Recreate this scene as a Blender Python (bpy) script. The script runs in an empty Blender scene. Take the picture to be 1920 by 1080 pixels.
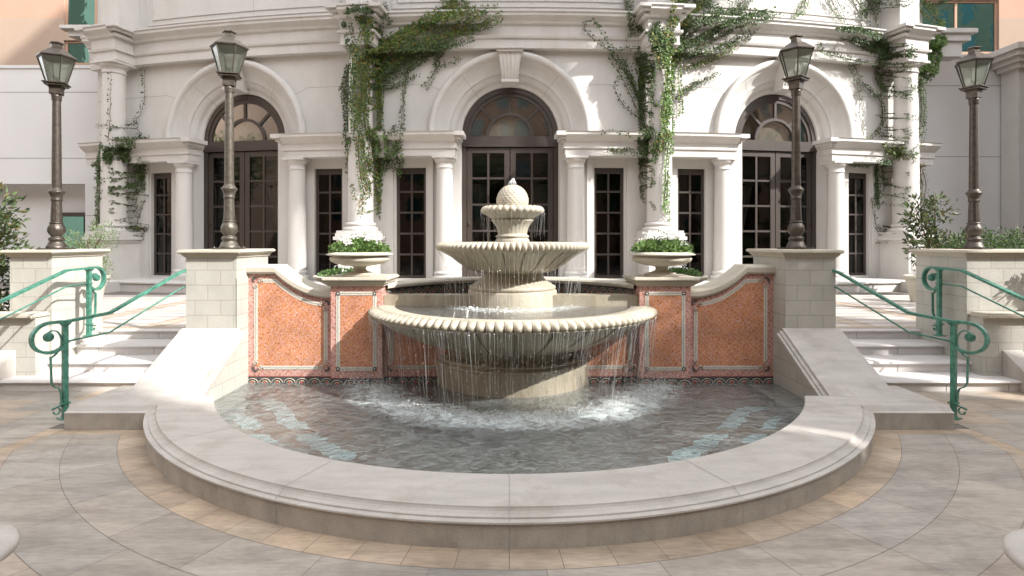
import bpy, bmesh, math, random
from math import sin, cos, pi, sqrt, atan2, radians
from mathutils import Vector, Matrix
random.seed(7)
S = bpy.context.scene
COL = S.collection
F = 1070.0; CX = 955.0; HY = 450.0; CZ = 2.0
C0 = 0.02                     # axis of the composition (x)

# ------------------------------------------------------------------ helpers
class MB:
    """collects faces, then links them as ONE mesh object"""
    def __init__(s): s.v=[]; s.f=[]; s.m=[]; s.sm=[]; s.c=[]
    def add(s, vs, fs, m=0, smooth=False, c=None):
        o=len(s.v); s.v.extend([tuple(p) for p in vs])
        for f in fs:
            s.f.append([i+o for i in f]); s.m.append(m); s.sm.append(smooth); s.c.append(c)
    def box(s, x0,x1,y0,y1,z0,z1,m=0,bv=0):
        if bv>0:
            b=bv
            # chamfered box : 24 verts
            bm=bmesh.new(); bmesh.ops.create_cube(bm,size=1)
            for v in bm.verts:
                v.co=Vector(((x0+x1)/2+v.co.x*(x1-x0),(y0+y1)/2+v.co.y*(y1-y0),(z0+z1)/2+v.co.z*(z1-z0)))
            bmesh.ops.bevel(bm,geom=list(bm.edges),offset=b,segments=2,affect='EDGES')
            bm.verts.index_update()
            s.add([v.co for v in bm.verts],[[v.index for v in f.verts] for f in bm.faces],m)
            bm.free(); return
        vs=[(x0,y0,z0),(x1,y0,z0),(x1,y1,z0),(x0,y1,z0),(x0,y0,z1),(x1,y0,z1),(x1,y1,z1),(x0,y1,z1)]
        s.add(vs,[(0,3,2,1),(4,5,6,7),(0,1,5,4),(1,2,6,5),(2,3,7,6),(3,0,4,7)],m)
    def lathe(s, prof, n=48, c=(0,0), fn=None, m=0, smooth=True, a0=0, a1=2*pi, cap=False, groove=None):
        full = abs(a1-a0-2*pi)<1e-6
        k = n if full else n+1
        vs=[]
        for j,(r,z) in enumerate(prof):
            for i in range(k):
                a=a0+(a1-a0)*i/n
                rr,zz=(fn(r,z,a,j) if fn else (r,z))
                vs.append((c[0]+rr*cos(a), c[1]+rr*sin(a), zz))
        fs=[]
        for j in range(len(prof)-1):
            for i in range(n):
                i2=(i+1)%k if full else i+1
                fs.append((j*k+i,j*k+i2,(j+1)*k+i2,(j+1)*k+i))
        if cap and full:
            fs.append([i for i in range(k)][::-1]); fs.append([(len(prof)-1)*k+i for i in range(k)])
        b0=len(s.m); s.add(vs,fs,m,smooth)
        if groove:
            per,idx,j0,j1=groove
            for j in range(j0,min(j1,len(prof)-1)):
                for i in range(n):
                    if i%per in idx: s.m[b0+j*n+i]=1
    def tube(s, pts, r, n=6, m=0, smooth=True, c=None, flat=None):
        pts=[Vector(p) for p in pts]; L=len(pts)
        if L<2: return
        rs = r if isinstance(r,(list,tuple)) else [r]*L
        vs=[]
        t0=(pts[1]-pts[0]).normalized()
        up=Vector((0,0,1)) if abs(t0.z)<.9 else Vector((1,0,0))
        for i,p in enumerate(pts):
            t=(pts[min(i+1,L-1)]-pts[max(i-1,0)])
            if t.length<1e-9: t=t0
            t.normalize()
            a=t.cross(up)
            if a.length<1e-4: a=t.cross(Vector((0,1,0)))
            a.normalize(); b=a.cross(t).normalized(); up=b
            for k in range(n):
                q=2*pi*k/n
                vs.append(p+a*cos(q)*rs[i]+b*sin(q)*rs[i]*(flat or 1))
        fs=[]
        for i in range(L-1):
            for k in range(n):
                fs.append((i*n+k,i*n+(k+1)%n,(i+1)*n+(k+1)%n,(i+1)*n+k))
        fs.append(list(range(n))[::-1]); fs.append([(L-1)*n+k for k in range(n)])
        s.add(vs,fs,m,smooth,c)
    def ribbon(s, pts, w, th, side, m=0):
        """bar swept along pts lying in a vertical plane; side = horizontal unit vector across it"""
        pts=[Vector(p) for p in pts]; side=Vector(side); vs=[]; L=len(pts)
        for i,p in enumerate(pts):
            t=(pts[min(i+1,L-1)]-pts[max(i-1,0)]).normalized(); nn=t.cross(side).normalized()
            for a,b in ((-1,-1),(1,-1),(1,1),(-1,1)):
                vs.append(p+side*(a*w/2)+nn*(b*th/2))
        fs=[]
        for i in range(L-1):
            for k in range(4): fs.append((i*4+k,i*4+(k+1)%4,(i+1)*4+(k+1)%4,(i+1)*4+k))
        fs.append((3,2,1,0)); fs.append([(L-1)*4+k for k in range(4)])
        s.add(vs,fs,m)
    def prof_x(s, prof, xs, m=0, closed=True, smooth=False):
        """profile (y,z) list extruded along x stations; xs list"""
        n=len(prof); vs=[(x,y,z) for x in xs for (y,z) in prof]; fs=[]
        for i in range(len(xs)-1):
            for k in range(n if closed else n-1):
                fs.append((i*n+k,(i+1)*n+k,(i+1)*n+(k+1)%n,i*n+(k+1)%n))
        if closed: fs.append([k for k in range(n)]); fs.append([(len(xs)-1)*n+k for k in range(n)][::-1])
        s.add(vs,fs,m,smooth)
    def build(s, name, mats, parent=None, bend=None, loc=None, rotz=None):
        if not isinstance(mats,(list,tuple)): mats=[mats]
        vs = [bend(*p) for p in s.v] if bend else s.v
        me=bpy.data.meshes.new(name); me.from_pydata(vs,[],s.f)
        for mt in mats: me.materials.append(mt)
        me.polygons.foreach_set('material_index',s.m)
        me.polygons.foreach_set('use_smooth',s.sm)
        if any(c is not None for c in s.c):
            at=me.color_attributes.new('tint','FLOAT_COLOR','CORNER')
            buf=[]
            for f,c in zip(s.f,s.c):
                cc=tuple(c or (1,1,1)); buf.extend((cc+(1.0,))*len(f))
            at.data.foreach_set('color',buf)
        me.update()
        o=bpy.data.objects.new(name,me); COL.objects.link(o)
        if loc: o.location=loc
        if rotz is not None: o.rotation_euler=(0,0,rotz)
        if parent: o.parent=parent
        return o
def tag(o,label=None,cat=None,group=None,kind=None):
    if label: o['label']=label
    if cat: o['category']=cat
    if group: o['group']=group
    if kind: o['kind']=kind
    return o
def thing(name,label,cat,loc=(0,0,0),rotz=0,group=None):
    o=bpy.data.objects.new(name,None); COL.objects.link(o); o.location=loc; o.rotation_euler=(0,0,rotz)
    o.empty_display_size=.2
    return tag(o,label,cat,group)
def dup(root,loc,rotz,label,group=None,scale=None):
    r=root.copy(); COL.objects.link(r); r.location=loc; r.rotation_euler=(0,0,rotz); r['label']=label
    if group: r['group']=group
    if scale: r.scale=scale
    for ch in list(root.children):
        c=ch.copy(); COL.objects.link(c); c.parent=r
        for g in list(ch.children):
            d=g.copy(); COL.objects.link(d); d.parent=c
    return r
def smoothpath(pts,n=8):
    out=[]; P=[Vector(p) for p in pts]
    for i in range(len(P)-1):
        p0=P[max(i-1,0)];p1=P[i];p2=P[i+1];p3=P[min(i+2,len(P)-1)]
        for k in range(n):
            t=k/n
            out.append(.5*((2*p1)+(p2-p0)*t+(2*p0-5*p1+4*p2-p3)*t*t+(3*p1-p0-3*p2+p3)*t**3))
    out.append(P[-1]); return out

# ------------------------------------------------------------------ materials
def newmat(name):
    m=bpy.data.materials.new(name); m.use_nodes=True
    nt=m.node_tree; nt.nodes.clear()
    out=nt.nodes.new('ShaderNodeOutputMaterial'); b=nt.nodes.new('ShaderNodeBsdfPrincipled')
    nt.links.new(b.outputs[0],out.inputs[0]); return m,nt,b,out
def N(nt,t,**k):
    n=nt.nodes.new(t)
    for a,v in k.items():
        if a.startswith('i_'):
            key=a[2:]; key=int(key) if key.isdigit() else key
            n.inputs[key].default_value=v
        else: setattr(n,a,v)
    return n
def ramp(nt,fac,stops):
    r=nt.nodes.new('ShaderNodeValToRGB'); el=r.color_ramp.elements
    while len(el)<len(stops): el.new(.5)
    for e,(p,c) in zip(el,stops):
        e.position=p; e.color=tuple(c)+((1,) if len(c)==3 else ())
    nt.links.new(fac,r.inputs[0]); return r.outputs[0]
def mixc(nt,fac,a,b,mode='MIX'):
    n=nt.nodes.new('ShaderNodeMix'); n.data_type='RGBA'; n.blend_type=mode
    for idx,v in ((0,fac),(6,a),(7,b)):
        if hasattr(v,'is_output') or hasattr(v,'links'): nt.links.new(v,n.inputs[idx])
        elif idx==0: n.inputs[0].default_value=v
        else: n.inputs[idx].default_value=tuple(v)+((1,) if len(v)==3 else ())
    return n.outputs[2]
def coords(nt,scale=(1,1,1),rot=(0,0,0)):
    tc=nt.nodes.new('ShaderNodeTexCoord'); mp=nt.nodes.new('ShaderNodeMapping')
    mp.inputs['Scale'].default_value=scale; mp.inputs['Rotation'].default_value=rot
    nt.links.new(tc.outputs['Object'],mp.inputs[0]); return mp.outputs[0]
def stone(name,col,var=.12,scale=3,rough=.8,bump=.15,stretch=(1,1,1),fine=40,stain=None,tint=False,spec=.3,ashlar=None):
    m,nt,b,out=newmat(name)
    v=coords(nt,stretch)
    n1=N(nt,'ShaderNodeTexNoise',i_Scale=scale,i_Detail=6,i_Roughness=.62); nt.links.new(v,n1.inputs['Vector'])
    n2=N(nt,'ShaderNodeTexNoise',i_Scale=fine,i_Detail=4); nt.links.new(v,n2.inputs['Vector'])
    lo=[c*(1-var*1.4) for c in col]; hi=[min(1,c*(1+var)) for c in col]
    c=ramp(nt,n1.outputs[0],[(.3,lo),(.52,col),(.72,hi)])
    c=mixc(nt,.25,c,ramp(nt,n2.outputs[0],[(.3,[x*.75 for x in col]),(.6,hi)]))
    if stain:
        n3=N(nt,'ShaderNodeTexNoise',i_Scale=scale*.5,i_Detail=5,i_Roughness=.7); nt.links.new(coords(nt,(1.3,1.3,.35)),n3.inputs['Vector'])
        c=mixc(nt,ramp(nt,n3.outputs[0],[(.5,(0,0,0)),(.72,(.7,.7,.7))]),c,stain)
    if tint:
        a=N(nt,'ShaderNodeAttribute',attribute_name='tint'); c=mixc(nt,1.0,c,a.outputs['Color'],'MULTIPLY')
    hgt=n2.outputs[0]
    if ashlar:
        w,h,mort=ashlar
        tc=N(nt,'ShaderNodeTexCoord'); sp=N(nt,'ShaderNodeSeparateXYZ'); nt.links.new(tc.outputs['Object'],sp.inputs[0])
        ad=N(nt,'ShaderNodeMath',operation='ADD'); nt.links.new(sp.outputs[0],ad.inputs[0]); nt.links.new(sp.outputs[1],ad.inputs[1])
        cb=N(nt,'ShaderNodeCombineXYZ'); nt.links.new(ad.outputs[0],cb.inputs[0]); nt.links.new(sp.outputs[2],cb.inputs[1])
        br=N(nt,'ShaderNodeTexBrick',offset=.5)
        br.inputs['Scale'].default_value=1; br.inputs['Mortar Size'].default_value=mort
        br.inputs['Brick Width'].default_value=w; br.inputs['Row Height'].default_value=h
        br.inputs['Color1'].default_value=(1,1,1,1); br.inputs['Color2'].default_value=(.93,.93,.92,1); br.inputs['Mortar'].default_value=(.74,.73,.70,1)
        nt.links.new(cb.outputs[0],br.inputs['Vector'])
        c=mixc(nt,1.0,c,br.outputs['Color'],'MULTIPLY')
    nt.links.new(c,b.inputs['Base Color'])
    b.inputs['Roughness'].default_value=rough; b.inputs['Specular IOR Level'].default_value=spec
    bp=N(nt,'ShaderNodeBump',i_Strength=bump,i_Distance=.01); nt.links.new(hgt,bp.inputs['Height']); nt.links.new(bp.outputs[0],b.inputs['Normal'])
    return m
def plain(name,col,rough=.5,metal=0,spec=.5,var=.15,scale=12,bump=0,tint=False):
    m,nt,b,out=newmat(name); v=coords(nt)
    n1=N(nt,'ShaderNodeTexNoise',i_Scale=scale,i_Detail=5); nt.links.new(v,n1.inputs['Vector'])
    c=ramp(nt,n1.outputs[0],[(.3,[x*(1-var) for x in col]),(.7,[min(1,x*(1+var)) for x in col])])
    if tint:
        a=N(nt,'ShaderNodeAttribute',attribute_name='tint'); c=mixc(nt,1.0,c,a.outputs['Color'],'MULTIPLY')
    nt.links.new(c,b.inputs['Base Color']); b.inputs['Roughness'].default_value=rough
    b.inputs['Metallic'].default_value=metal; b.inputs['Specular IOR Level'].default_value=spec
    if bump:
        bp=N(nt,'ShaderNodeBump',i_Strength=bump,i_Distance=.01); nt.links.new(n1.outputs[0],bp.inputs['Height']); nt.links.new(bp.outputs[0],b.inputs['Normal'])
    return m
M={}
M['facade']=stone('facade_stone',(.575,.555,.53),.05,1.2,.85,.10,stain=(.49,.465,.43))
M['facade2']=stone('facade_trim',(.575,.555,.53),.05,2,.8,.10,stain=(.47,.44,.40))
M['joint']=plain('joint_line',(.30,.28,.26),.9)
M['coping']=stone('limestone_coping',(.46,.43,.395),.14,3.2,.7,.3,stretch=(.6,2.2,1),fine=75,stain=(.31,.275,.23))
M['coping_side']=stone('limestone_rough',(.40,.365,.315),.16,5,.85,.5,fine=90,stain=(.25,.22,.19))
M['ashlar']=stone('ashlar_limestone',(.455,.44,.395),.08,4,.8,.2,fine=70,ashlar=(.34,.2,.006))
M['cream']=stone('cream_limestone',(.52,.48,.40),.07,3,.75,.15,fine=60,stain=(.44,.39,.31))
M['fountain']=stone('fountain_stone',(.43,.39,.31),.14,5,.55,.25,fine=50,stain=(.33,.27,.18),spec=.5)
M['wetstone']=stone('wet_fountain_stone',(.36,.32,.245),.18,6,.35,.25,fine=50,stain=(.20,.15,.09),stretch=(1,1,.35),spec=.6)
M['groove']=stone('groove_shade',(.15,.12,.08),.2,8,.6,.2,fine=60)  # dark tone painted in carved grooves for the shade between lobes
M['turq']=stone('pale_turquoise',(.66,.86,.86),.2,9,.4,.1,fine=90)
M['pave']=stone('travertine_paving',(.33,.298,.258),.30,3.0,.5,.2,stretch=(.40,1.9,1),fine=24,stain=(.20,.178,.15),tint=True,spec=.45)
M['grout']=plain('grout',(.17,.15,.13),.9)
M['step']=stone('step_marble',(.60,.57,.55),.07,3,.6,.1,stretch=(.5,1.5,1))
M['iron']=plain('patina_iron',(.075,.062,.05),.42,.55,.5,.3,20,.2)
M['ironw']=plain('weathered_iron',(.10,.088,.07),.45,.45,.5,.3,20,.2)
M['green']=plain('green_painted_iron',(.06,.20,.145),.42,.1,.5,.38,22,.3)
M['wood']=plain('brown_window_frame',(.052,.040,.034),.45,.1,.5,.15,20)
M['orange']=stone('salmon_render',(.44,.285,.205),.04,1,.9,.03)
M['tan']=stone('tan_render',(.38,.285,.22),.04,1,.9,.03)
M['grey_wall']=stone('pale_render',(.64,.635,.63),.03,.8,.9,.03)
M['bark']=plain('vine_stem',(.10,.065,.04),.8,0,.2,.3,30,.4)
M['leaf']=plain('leaf_green',(.165,.205,.095),.5,0,.4,.2,9,tint=True)
M['petal']=plain('white_petal',(.80,.79,.76),.6,0,.3,.05)
M['soil']=plain('soil',(.04,.03,.02),.9)
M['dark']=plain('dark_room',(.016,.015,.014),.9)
M['curtain']=plain('curtain_cloth',(.25,.235,.20),.85,0,.2,.1,8)
M['sheer']=plain('pale_curtain',(.45,.44,.41),.85,0,.2,.1,8)
M['frame_band']=stone('pale_mosaic_band',(.60,.56,.48),.25,60,.6,.2,fine=180)
M['band_line']=plain('grey_mosaic_line',(.34,.32,.30),.6)
M['ornament']=plain('dark_mosaic',(.055,.06,.065),.5,0,.5,.5,90)
M['red_tile']=plain('red_mosaic',(.42,.075,.045),.5,0,.5,.3,90)
M['cream_tile']=plain('cream_mosaic',(.55,.46,.34),.5,0,.5,.25,90)
M['flame']=None
# leaf translucency
nt=M['leaf'].node_tree; b=[n for n in nt.nodes if n.type=='BSDF_PRINCIPLED'][0]; out=[n for n in nt.nodes if n.type=='OUTPUT_MATERIAL'][0]
tr=N(nt,'ShaderNodeBsdfTranslucent'); ml=N(nt,'ShaderNodeMixShader',i_0=.3)
nt.links.new(b.inputs['Base Color'].links[0].from_socket,tr.inputs[0])
nt.links.new(b.outputs[0],ml.inputs[1]); nt.links.new(tr.outputs[0],ml.inputs[2]); nt.links.new(ml.outputs[0],out.inputs[0])

def mosaic_mat(name,base,alt,pink):
    m,nt,b,out=newmat(name)
    tc=N(nt,'ShaderNodeTexCoord'); sp=N(nt,'ShaderNodeSeparateXYZ'); nt.links.new(tc.outputs['Object'],sp.inputs[0])
    cb=N(nt,'ShaderNodeCombineXYZ'); nt.links.new(sp.outputs[0],cb.inputs[0]); nt.links.new(sp.outputs[2],cb.inputs[1])
    vo=N(nt,'ShaderNodeTexVoronoi',i_Scale=75); nt.links.new(cb.outputs[0],vo.inputs['Vector'])
    sc=N(nt,'ShaderNodeSeparateColor'); nt.links.new(vo.outputs['Color'],sc.inputs[0])
    c=ramp(nt,sc.outputs[0],[(.0,[x*.55 for x in base]),(.3,base),(.6,alt),(.86,pink),(1,(.62,.50,.42))])
    # diamond lattice
    mp=N(nt,'ShaderNodeMapping'); mp.inputs['Rotation'].default_value=(0,0,pi/4); mp.inputs['Scale'].default_value=(9.5,9.5,9.5)
    nt.links.new(cb.outputs[0],mp.inputs[0])
    s2=N(nt,'ShaderNodeSeparateXYZ'); nt.links.new(mp.outputs[0],s2.inputs[0])
    ms=[]
    for k in (0,1):
        fr=N(nt,'ShaderNodeMath',operation='FRACT'); nt.links.new(s2.outputs[k],fr.inputs[0])
        sb=N(nt,'ShaderNodeMath',operation='SUBTRACT',i_1=.5); nt.links.new(fr.outputs[0],sb.inputs[0])
        ab=N(nt,'ShaderNodeMath',operation='ABSOLUTE'); nt.links.new(sb.outputs[0],ab.inputs[0])
        ms.append(ab.outputs[0])
    mx=N(nt,'ShaderNodeMath',operation='MAXIMUM'); nt.links.new(ms[0],mx.inputs[0]); nt.links.new(ms[1],mx.inputs[1])
    lat=ramp(nt,mx.outputs[0],[(.12,(1,1,1)),(.2,(0,0,0)),(.38,(0,0,0)),(.43,(1,1,1))])
    c2=mixc(nt,.62,c,(pink[0]*1.05,pink[1]*1.2,pink[2]*1.4)); c=mixc(nt,lat,c,c2)
    nz=N(nt,'ShaderNodeTexNoise',i_Scale=3.5,i_Detail=4); nt.links.new(cb.outputs[0],nz.inputs['Vector'])
    c=mixc(nt,1.0,c,ramp(nt,nz.outputs[0],[(.3,(.8,.8,.8)),(.7,(1.1,1.1,1.1))]),'MULTIPLY')
    nt.links.new(c,b.inputs['Base Color']); b.inputs['Roughness'].default_value=.38
    bp=N(nt,'ShaderNodeBump',i_Strength=.25,i_Distance=.004); nt.links.new(vo.outputs['Distance'],bp.inputs['Height']); nt.links.new(bp.outputs[0],b.inputs['Normal'])
    return m
M['mosaic']=mosaic_mat('orange_mosaic',(.53,.195,.06),(.62,.29,.11),(.54,.24,.17))
M['mosaic_rim']=mosaic_mat('red_pink_mosaic',(.47,.19,.13),(.56,.28,.20),(.55,.31,.26))

def glass_mat(name,tint,refl=.0,rough=.02,gcol=(1,1,1)):
    m=bpy.data.materials.new(name); m.use_nodes=True; nt=m.node_tree; nt.nodes.clear()
    out=N(nt,'ShaderNodeOutputMaterial'); tr=N(nt,'ShaderNodeBsdfTransparent'); tr.inputs[0].default_value=tint+(1,)
    gl=N(nt,'ShaderNodeBsdfGlossy'); gl.inputs['Roughness'].default_value=rough; gl.inputs[0].default_value=gcol+(1,)
    fr=N(nt,'ShaderNodeFresnel',i_IOR=1.5); ad=N(nt,'ShaderNodeMath',operation='ADD',i_1=refl); nt.links.new(fr.outputs[0],ad.inputs[0])
    nz=N(nt,'ShaderNodeTexNoise',i_Scale=2.2,i_Detail=2); nt.links.new(coords(nt),nz.inputs['Vector'])
    bp=N(nt,'ShaderNodeBump',i_Strength=.12,i_Distance=.02); nt.links.new(nz.outputs[0],bp.inputs['Height']); nt.links.new(bp.outputs[0],gl.inputs['Normal'])
    mx=N(nt,'ShaderNodeMixShader'); nt.links.new(ad.outputs[0],mx.inputs[0]); nt.links.new(tr.outputs[0],mx.inputs[1]); nt.links.new(gl.outputs[0],mx.inputs[2])
    nt.links.new(mx.outputs[0],out.inputs[0]); return m
M['glass']=glass_mat('window_glass',(.28,.31,.30),.0)
M['fanglass']=glass_mat('fanlight_glass',(.7,.7,.67),.08)
M['lampglass']=glass_mat('lantern_glass',(.80,.84,.80),.10,.15)
nt=M['lampglass'].node_tree; out=[n for n in nt.nodes if n.type=='OUTPUT_MATERIAL'][0]; prev=out.inputs[0].links[0].from_socket
tl=N(nt,'ShaderNodeBsdfTranslucent'); tl.inputs[0].default_value=(.62,.66,.60,1); mm=N(nt,'ShaderNodeMixShader',i_0=.38)
nt.links.new(prev,mm.inputs[1]); nt.links.new(tl.outputs[0],mm.inputs[2]); nt.links.new(mm.outputs[0],out.inputs[0])
M['teal']=glass_mat('teal_glass',(.10,.30,.30),.40,.02,(.30,.72,.74))

def water_mat(name,tint,bump=.6,scale=7,extra=.0,foam=None,rgh=.12):
    m=bpy.data.materials.new(name); m.use_nodes=True; nt=m.node_tree; nt.nodes.clear()
    out=N(nt,'ShaderNodeOutputMaterial'); tr=N(nt,'ShaderNodeBsdfTransparent'); tr.inputs[0].default_value=tint+(1,)
    gl=N(nt,'ShaderNodeBsdfGlossy'); gl.inputs['Roughness'].default_value=rgh
    v=coords(nt,(1,1.0,1))
    n1=N(nt,'ShaderNodeTexNoise',i_Scale=scale,i_Detail=3,i_Distortion=.6); nt.links.new(v,n1.inputs['Vector'])
    n2=N(nt,'ShaderNodeTexNoise',i_Scale=scale*3.3,i_Detail=2,i_Distortion=.8); nt.links.new(v,n2.inputs['Vector'])
    ad=N(nt,'ShaderNodeMath',operation='MULTIPLY_ADD',i_1=.35); nt.links.new(n2.outputs[0],ad.inputs[0]); nt.links.new(n1.outputs[0],ad.inputs[2])
    bp=N(nt,'ShaderNodeBump',i_Strength=bump,i_Distance=.05); nt.links.new(ad.outputs[0],bp.inputs['Height'])
    nt.links.new(bp.outputs[0],gl.inputs['Normal'])
    fr=N(nt,'ShaderNodeFresnel',i_IOR=1.33); nt.links.new(bp.outputs[0],fr.inputs['Normal'])
    ad2=N(nt,'ShaderNodeMath',operation='ADD',i_1=extra); nt.links.new(fr.outputs[0],ad2.inputs[0])
    mx=N(nt,'ShaderNodeMixShader'); nt.links.new(ad2.outputs[0],mx.inputs[0]); nt.links.new(tr.outputs[0],mx.inputs[1]); nt.links.new(gl.outputs[0],mx.inputs[2])
    last=mx.outputs[0]
    if foam:      # aerated water: bubbles drift out from where the streams land
        cx,cy,rr,wd,amt,base=foam
        tc=N(nt,'ShaderNodeTexCoord'); sb=N(nt,'ShaderNodeVectorMath',operation='SUBTRACT',i_1=(cx,cy,0)); nt.links.new(tc.outputs['Object'],sb.inputs[0])
        sx=N(nt,'ShaderNodeVectorMath',operation='MULTIPLY',i_1=(1,1,0)); nt.links.new(sb.outputs[0],sx.inputs[0])
        ln=N(nt,'ShaderNodeVectorMath',operation='LENGTH'); nt.links.new(sx.outputs[0],ln.inputs[0])
        rp=ramp(nt,ln.outputs['Value'],[(0,(base,)*3),(1,(base,)*3)])
        mr=N(nt,'ShaderNodeMapRange',i_1=rr-wd*1.1,i_2=rr,i_3=0.0,i_4=1.0); nt.links.new(ln.outputs['Value'],mr.inputs[0])
        mr2=N(nt,'ShaderNodeMapRange',i_1=rr,i_2=rr+wd,i_3=1.0,i_4=0.0); nt.links.new(ln.outputs['Value'],mr2.inputs[0])
        mn=N(nt,'ShaderNodeMath',operation='MULTIPLY'); nt.links.new(mr.outputs[0],mn.inputs[0]); nt.links.new(mr2.outputs[0],mn.inputs[1])
        nf=N(nt,'ShaderNodeTexNoise',i_Scale=7,i_Detail=8,i_Roughness=.75,i_Distortion=1.2); nt.links.new(coords(nt),nf.inputs['Vector'])
        nr=ramp(nt,nf.outputs[0],[(.36,(0,0,0)),(.62,(1,1,1))])
        m1=N(nt,'ShaderNodeMath',operation='MULTIPLY_ADD',i_1=amt,i_2=base); nt.links.new(mn.outputs[0],m1.inputs[0])
        m2=N(nt,'ShaderNodeMath',operation='MULTIPLY'); nt.links.new(m1.outputs[0],m2.inputs[0]); nt.links.new(nr,m2.inputs[1])
        df=N(nt,'ShaderNodeBsdfDiffuse'); df.inputs[0].default_value=(.62,.68,.67,1); nt.links.new(bp.outputs[0],df.inputs['Normal'])
        mf=N(nt,'ShaderNodeMixShader'); nt.links.new(m2.outputs[0],mf.inputs[0]); nt.links.new(last,mf.inputs[1]); nt.links.new(df.outputs[0],mf.inputs[2]); last=mf.outputs[0]
    nt.links.new(last,out.inputs[0]); return m
M['water']=water_mat('pool_water_surface',(.90,.97,.96),.8,7,.22,(.045,8.2,1.98,.42,1.05,.20),.16)
M['bowlwater']=water_mat('bowl_water_surface',(.8,.84,.82),.6,9,.18,(0,0,.82,.3,.7,.05))
def strand_mat(name,op,col=(.85,.88,.88)):
    m=bpy.data.materials.new(name); m.use_nodes=True; nt=m.node_tree; nt.nodes.clear()
    out=N(nt,'ShaderNodeOutputMaterial'); tr=N(nt,'ShaderNodeBsdfTransparent'); di=N(nt,'ShaderNodeBsdfDiffuse'); di.inputs[0].default_value=col+(1,)
    gl=N(nt,'ShaderNodeBsdfGlossy'); gl.inputs['Roughness'].default_value=.15
    nz=N(nt,'ShaderNodeTexNoise',i_Scale=14,i_Detail=3); nt.links.new(coords(nt,(1,1,.3)),nz.inputs['Vector'])
    m1=N(nt,'ShaderNodeMixShader',i_0=.45); nt.links.new(di.outputs[0],m1.inputs[1]); nt.links.new(gl.outputs[0],m1.inputs[2])
    rp=ramp(nt,nz.outputs[0],[(.35,(op*.35,)*3),(.62,(op,)*3)])
    m2=N(nt,'ShaderNodeMixShader'); nt.links.new(rp,m2.inputs[0]); nt.links.new(tr.outputs[0],m2.inputs[1]); nt.links.new(m1.outputs[0],m2.inputs[2])
    nt.links.new(m2.outputs[0],out.inputs[0]); return m
M['strand']=strand_mat('falling_water_strand',.24)
M['foam']=strand_mat('foam_spray',.5)
# ------------------------------------------------------------------ facade geometry: a bowed wall of radius RF
RF=41.0; Y0=15.5
def bend(s,d,z):
    a=s/RF; return (C0+(RF+d)*sin(a), Y0+RF-(RF+d)*cos(a), z)
def s_of(px,d=0.0):
    lo,hi=-15.0,15.0
    for _ in range(40):
        mid=(lo+hi)/2; X,Y,_z=bend(mid,d,0)
        if CX+F*X/Y<px: lo=mid
        else: hi=mid
    return (lo+hi)/2
def place(s,d,z=0):   # rigid placement on the bowed wall
    return bend(s,d,z), s/RF
def off(o,d): return s_of(957.5+o,d)        # pixel offsets -> metres along the wall (symmetry axis)
S_IN =off(122,.25); S_C2=off(399,.25); S_C3=off(611,.25)
W1=(off(156,-.05),off(212,-.05)); W2=(off(312,-.05),off(364,-.05)); W3=(off(631,-.05),off(669,-.05))
S_ARC=off(507,-.2)
S_B1=off(279,.5); S_B2=off(741,.5)
S_END=off(772,0)
ZS=4.90; RIN=1.36; ROUT=2.2; ZF=.88; ZTOP=12.5
ARCS=[-S_ARC,0.0,S_ARC]
hotel=thing('hotel_building','white stone hotel facade with three arched doorways and engaged columns behind the fountain','building',(0,Y0,0))
HP=Vector((0,Y0,0))
def hb(mb,name,mats,parent=None,do_bend=True):
    o=mb.build(name,mats,None,bend=bend if do_bend else None)
    par=parent or hotel
    o.parent=par
    if par is hotel: o.matrix_parent_inverse=Matrix.Translation(-HP)
    return o
# --- wall
w=MB()
brk=set()
for sc in ARCS:
    for k in range(0,33): brk.add(round(sc-2.12*cos(pi*k/32),4))
for a,b in (W1,W2,W3):
    for q in (a,b): brk.add(round(q,4)); brk.add(round(-q,4))
for sc in ARCS: brk.add(round(sc-RIN,4)); brk.add(round(sc+RIN,4))
x=-S_END
while x<S_END: brk.add(round(x,4)); x+=.5
brk.add(round(S_END,4))
bs=sorted(b for b in brk if -S_END-.001<=b<=S_END+.001)
def archz(s):
    for sc in ARCS:
        if abs(s-sc)<2.12-1e-6: return ZS+sqrt(max(0,2.12**2-(s-sc)**2))
    return ZS
def quad(mb,s0,s1,z00,z10,z11,z01,d=0,m=0):
    mb.add([(s0,d,z00),(s1,d,z10),(s1,d,z11),(s0,d,z01)],[(0,1,2,3)],m)
WZ0,WZ1=.95,3.98
for a,b in zip(bs[:-1],bs[1:]):
    if b-a<1e-4: continue
    mid=(a+b)/2
    quad(w,a,b,archz(a),archz(b),ZTOP,ZTOP)
    if any(abs(mid-sc)<RIN for sc in ARCS): continue
    win=any(p<abs(mid)<q for p,q in (W1,W2,W3))
    if win:
        quad(w,a,b,ZF,ZF,WZ0,WZ0); quad(w,a,b,WZ1,WZ1,ZS,ZS)
    else: quad(w,a,b,ZF,ZF,ZS,ZS)
# window reveals
for sg in (-1,1):
    for p,q in (W1,W2,W3):
        a,b=sorted((sg*p,sg*q))
        for d0,d1 in ((0,-.22),):
            w.add([(a,d0,WZ0),(a,d1,WZ0),(a,d1,WZ1),(a,d0,WZ1)],[(0,1,2,3)])
            w.add([(b,d0,WZ0),(b,d1,WZ0),(b,d1,WZ1),(b,d0,WZ1)],[(3,2,1,0)])
            w.add([(a,d0,WZ1),(b,d0,WZ1),(b,d1,WZ1),(a,d1,WZ1)],[(0,1,2,3)])
            w.add([(a,d0,WZ0),(b,d0,WZ0),(b,d1,WZ0),(a,d1,WZ0)],[(3,2,1,0)])
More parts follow.
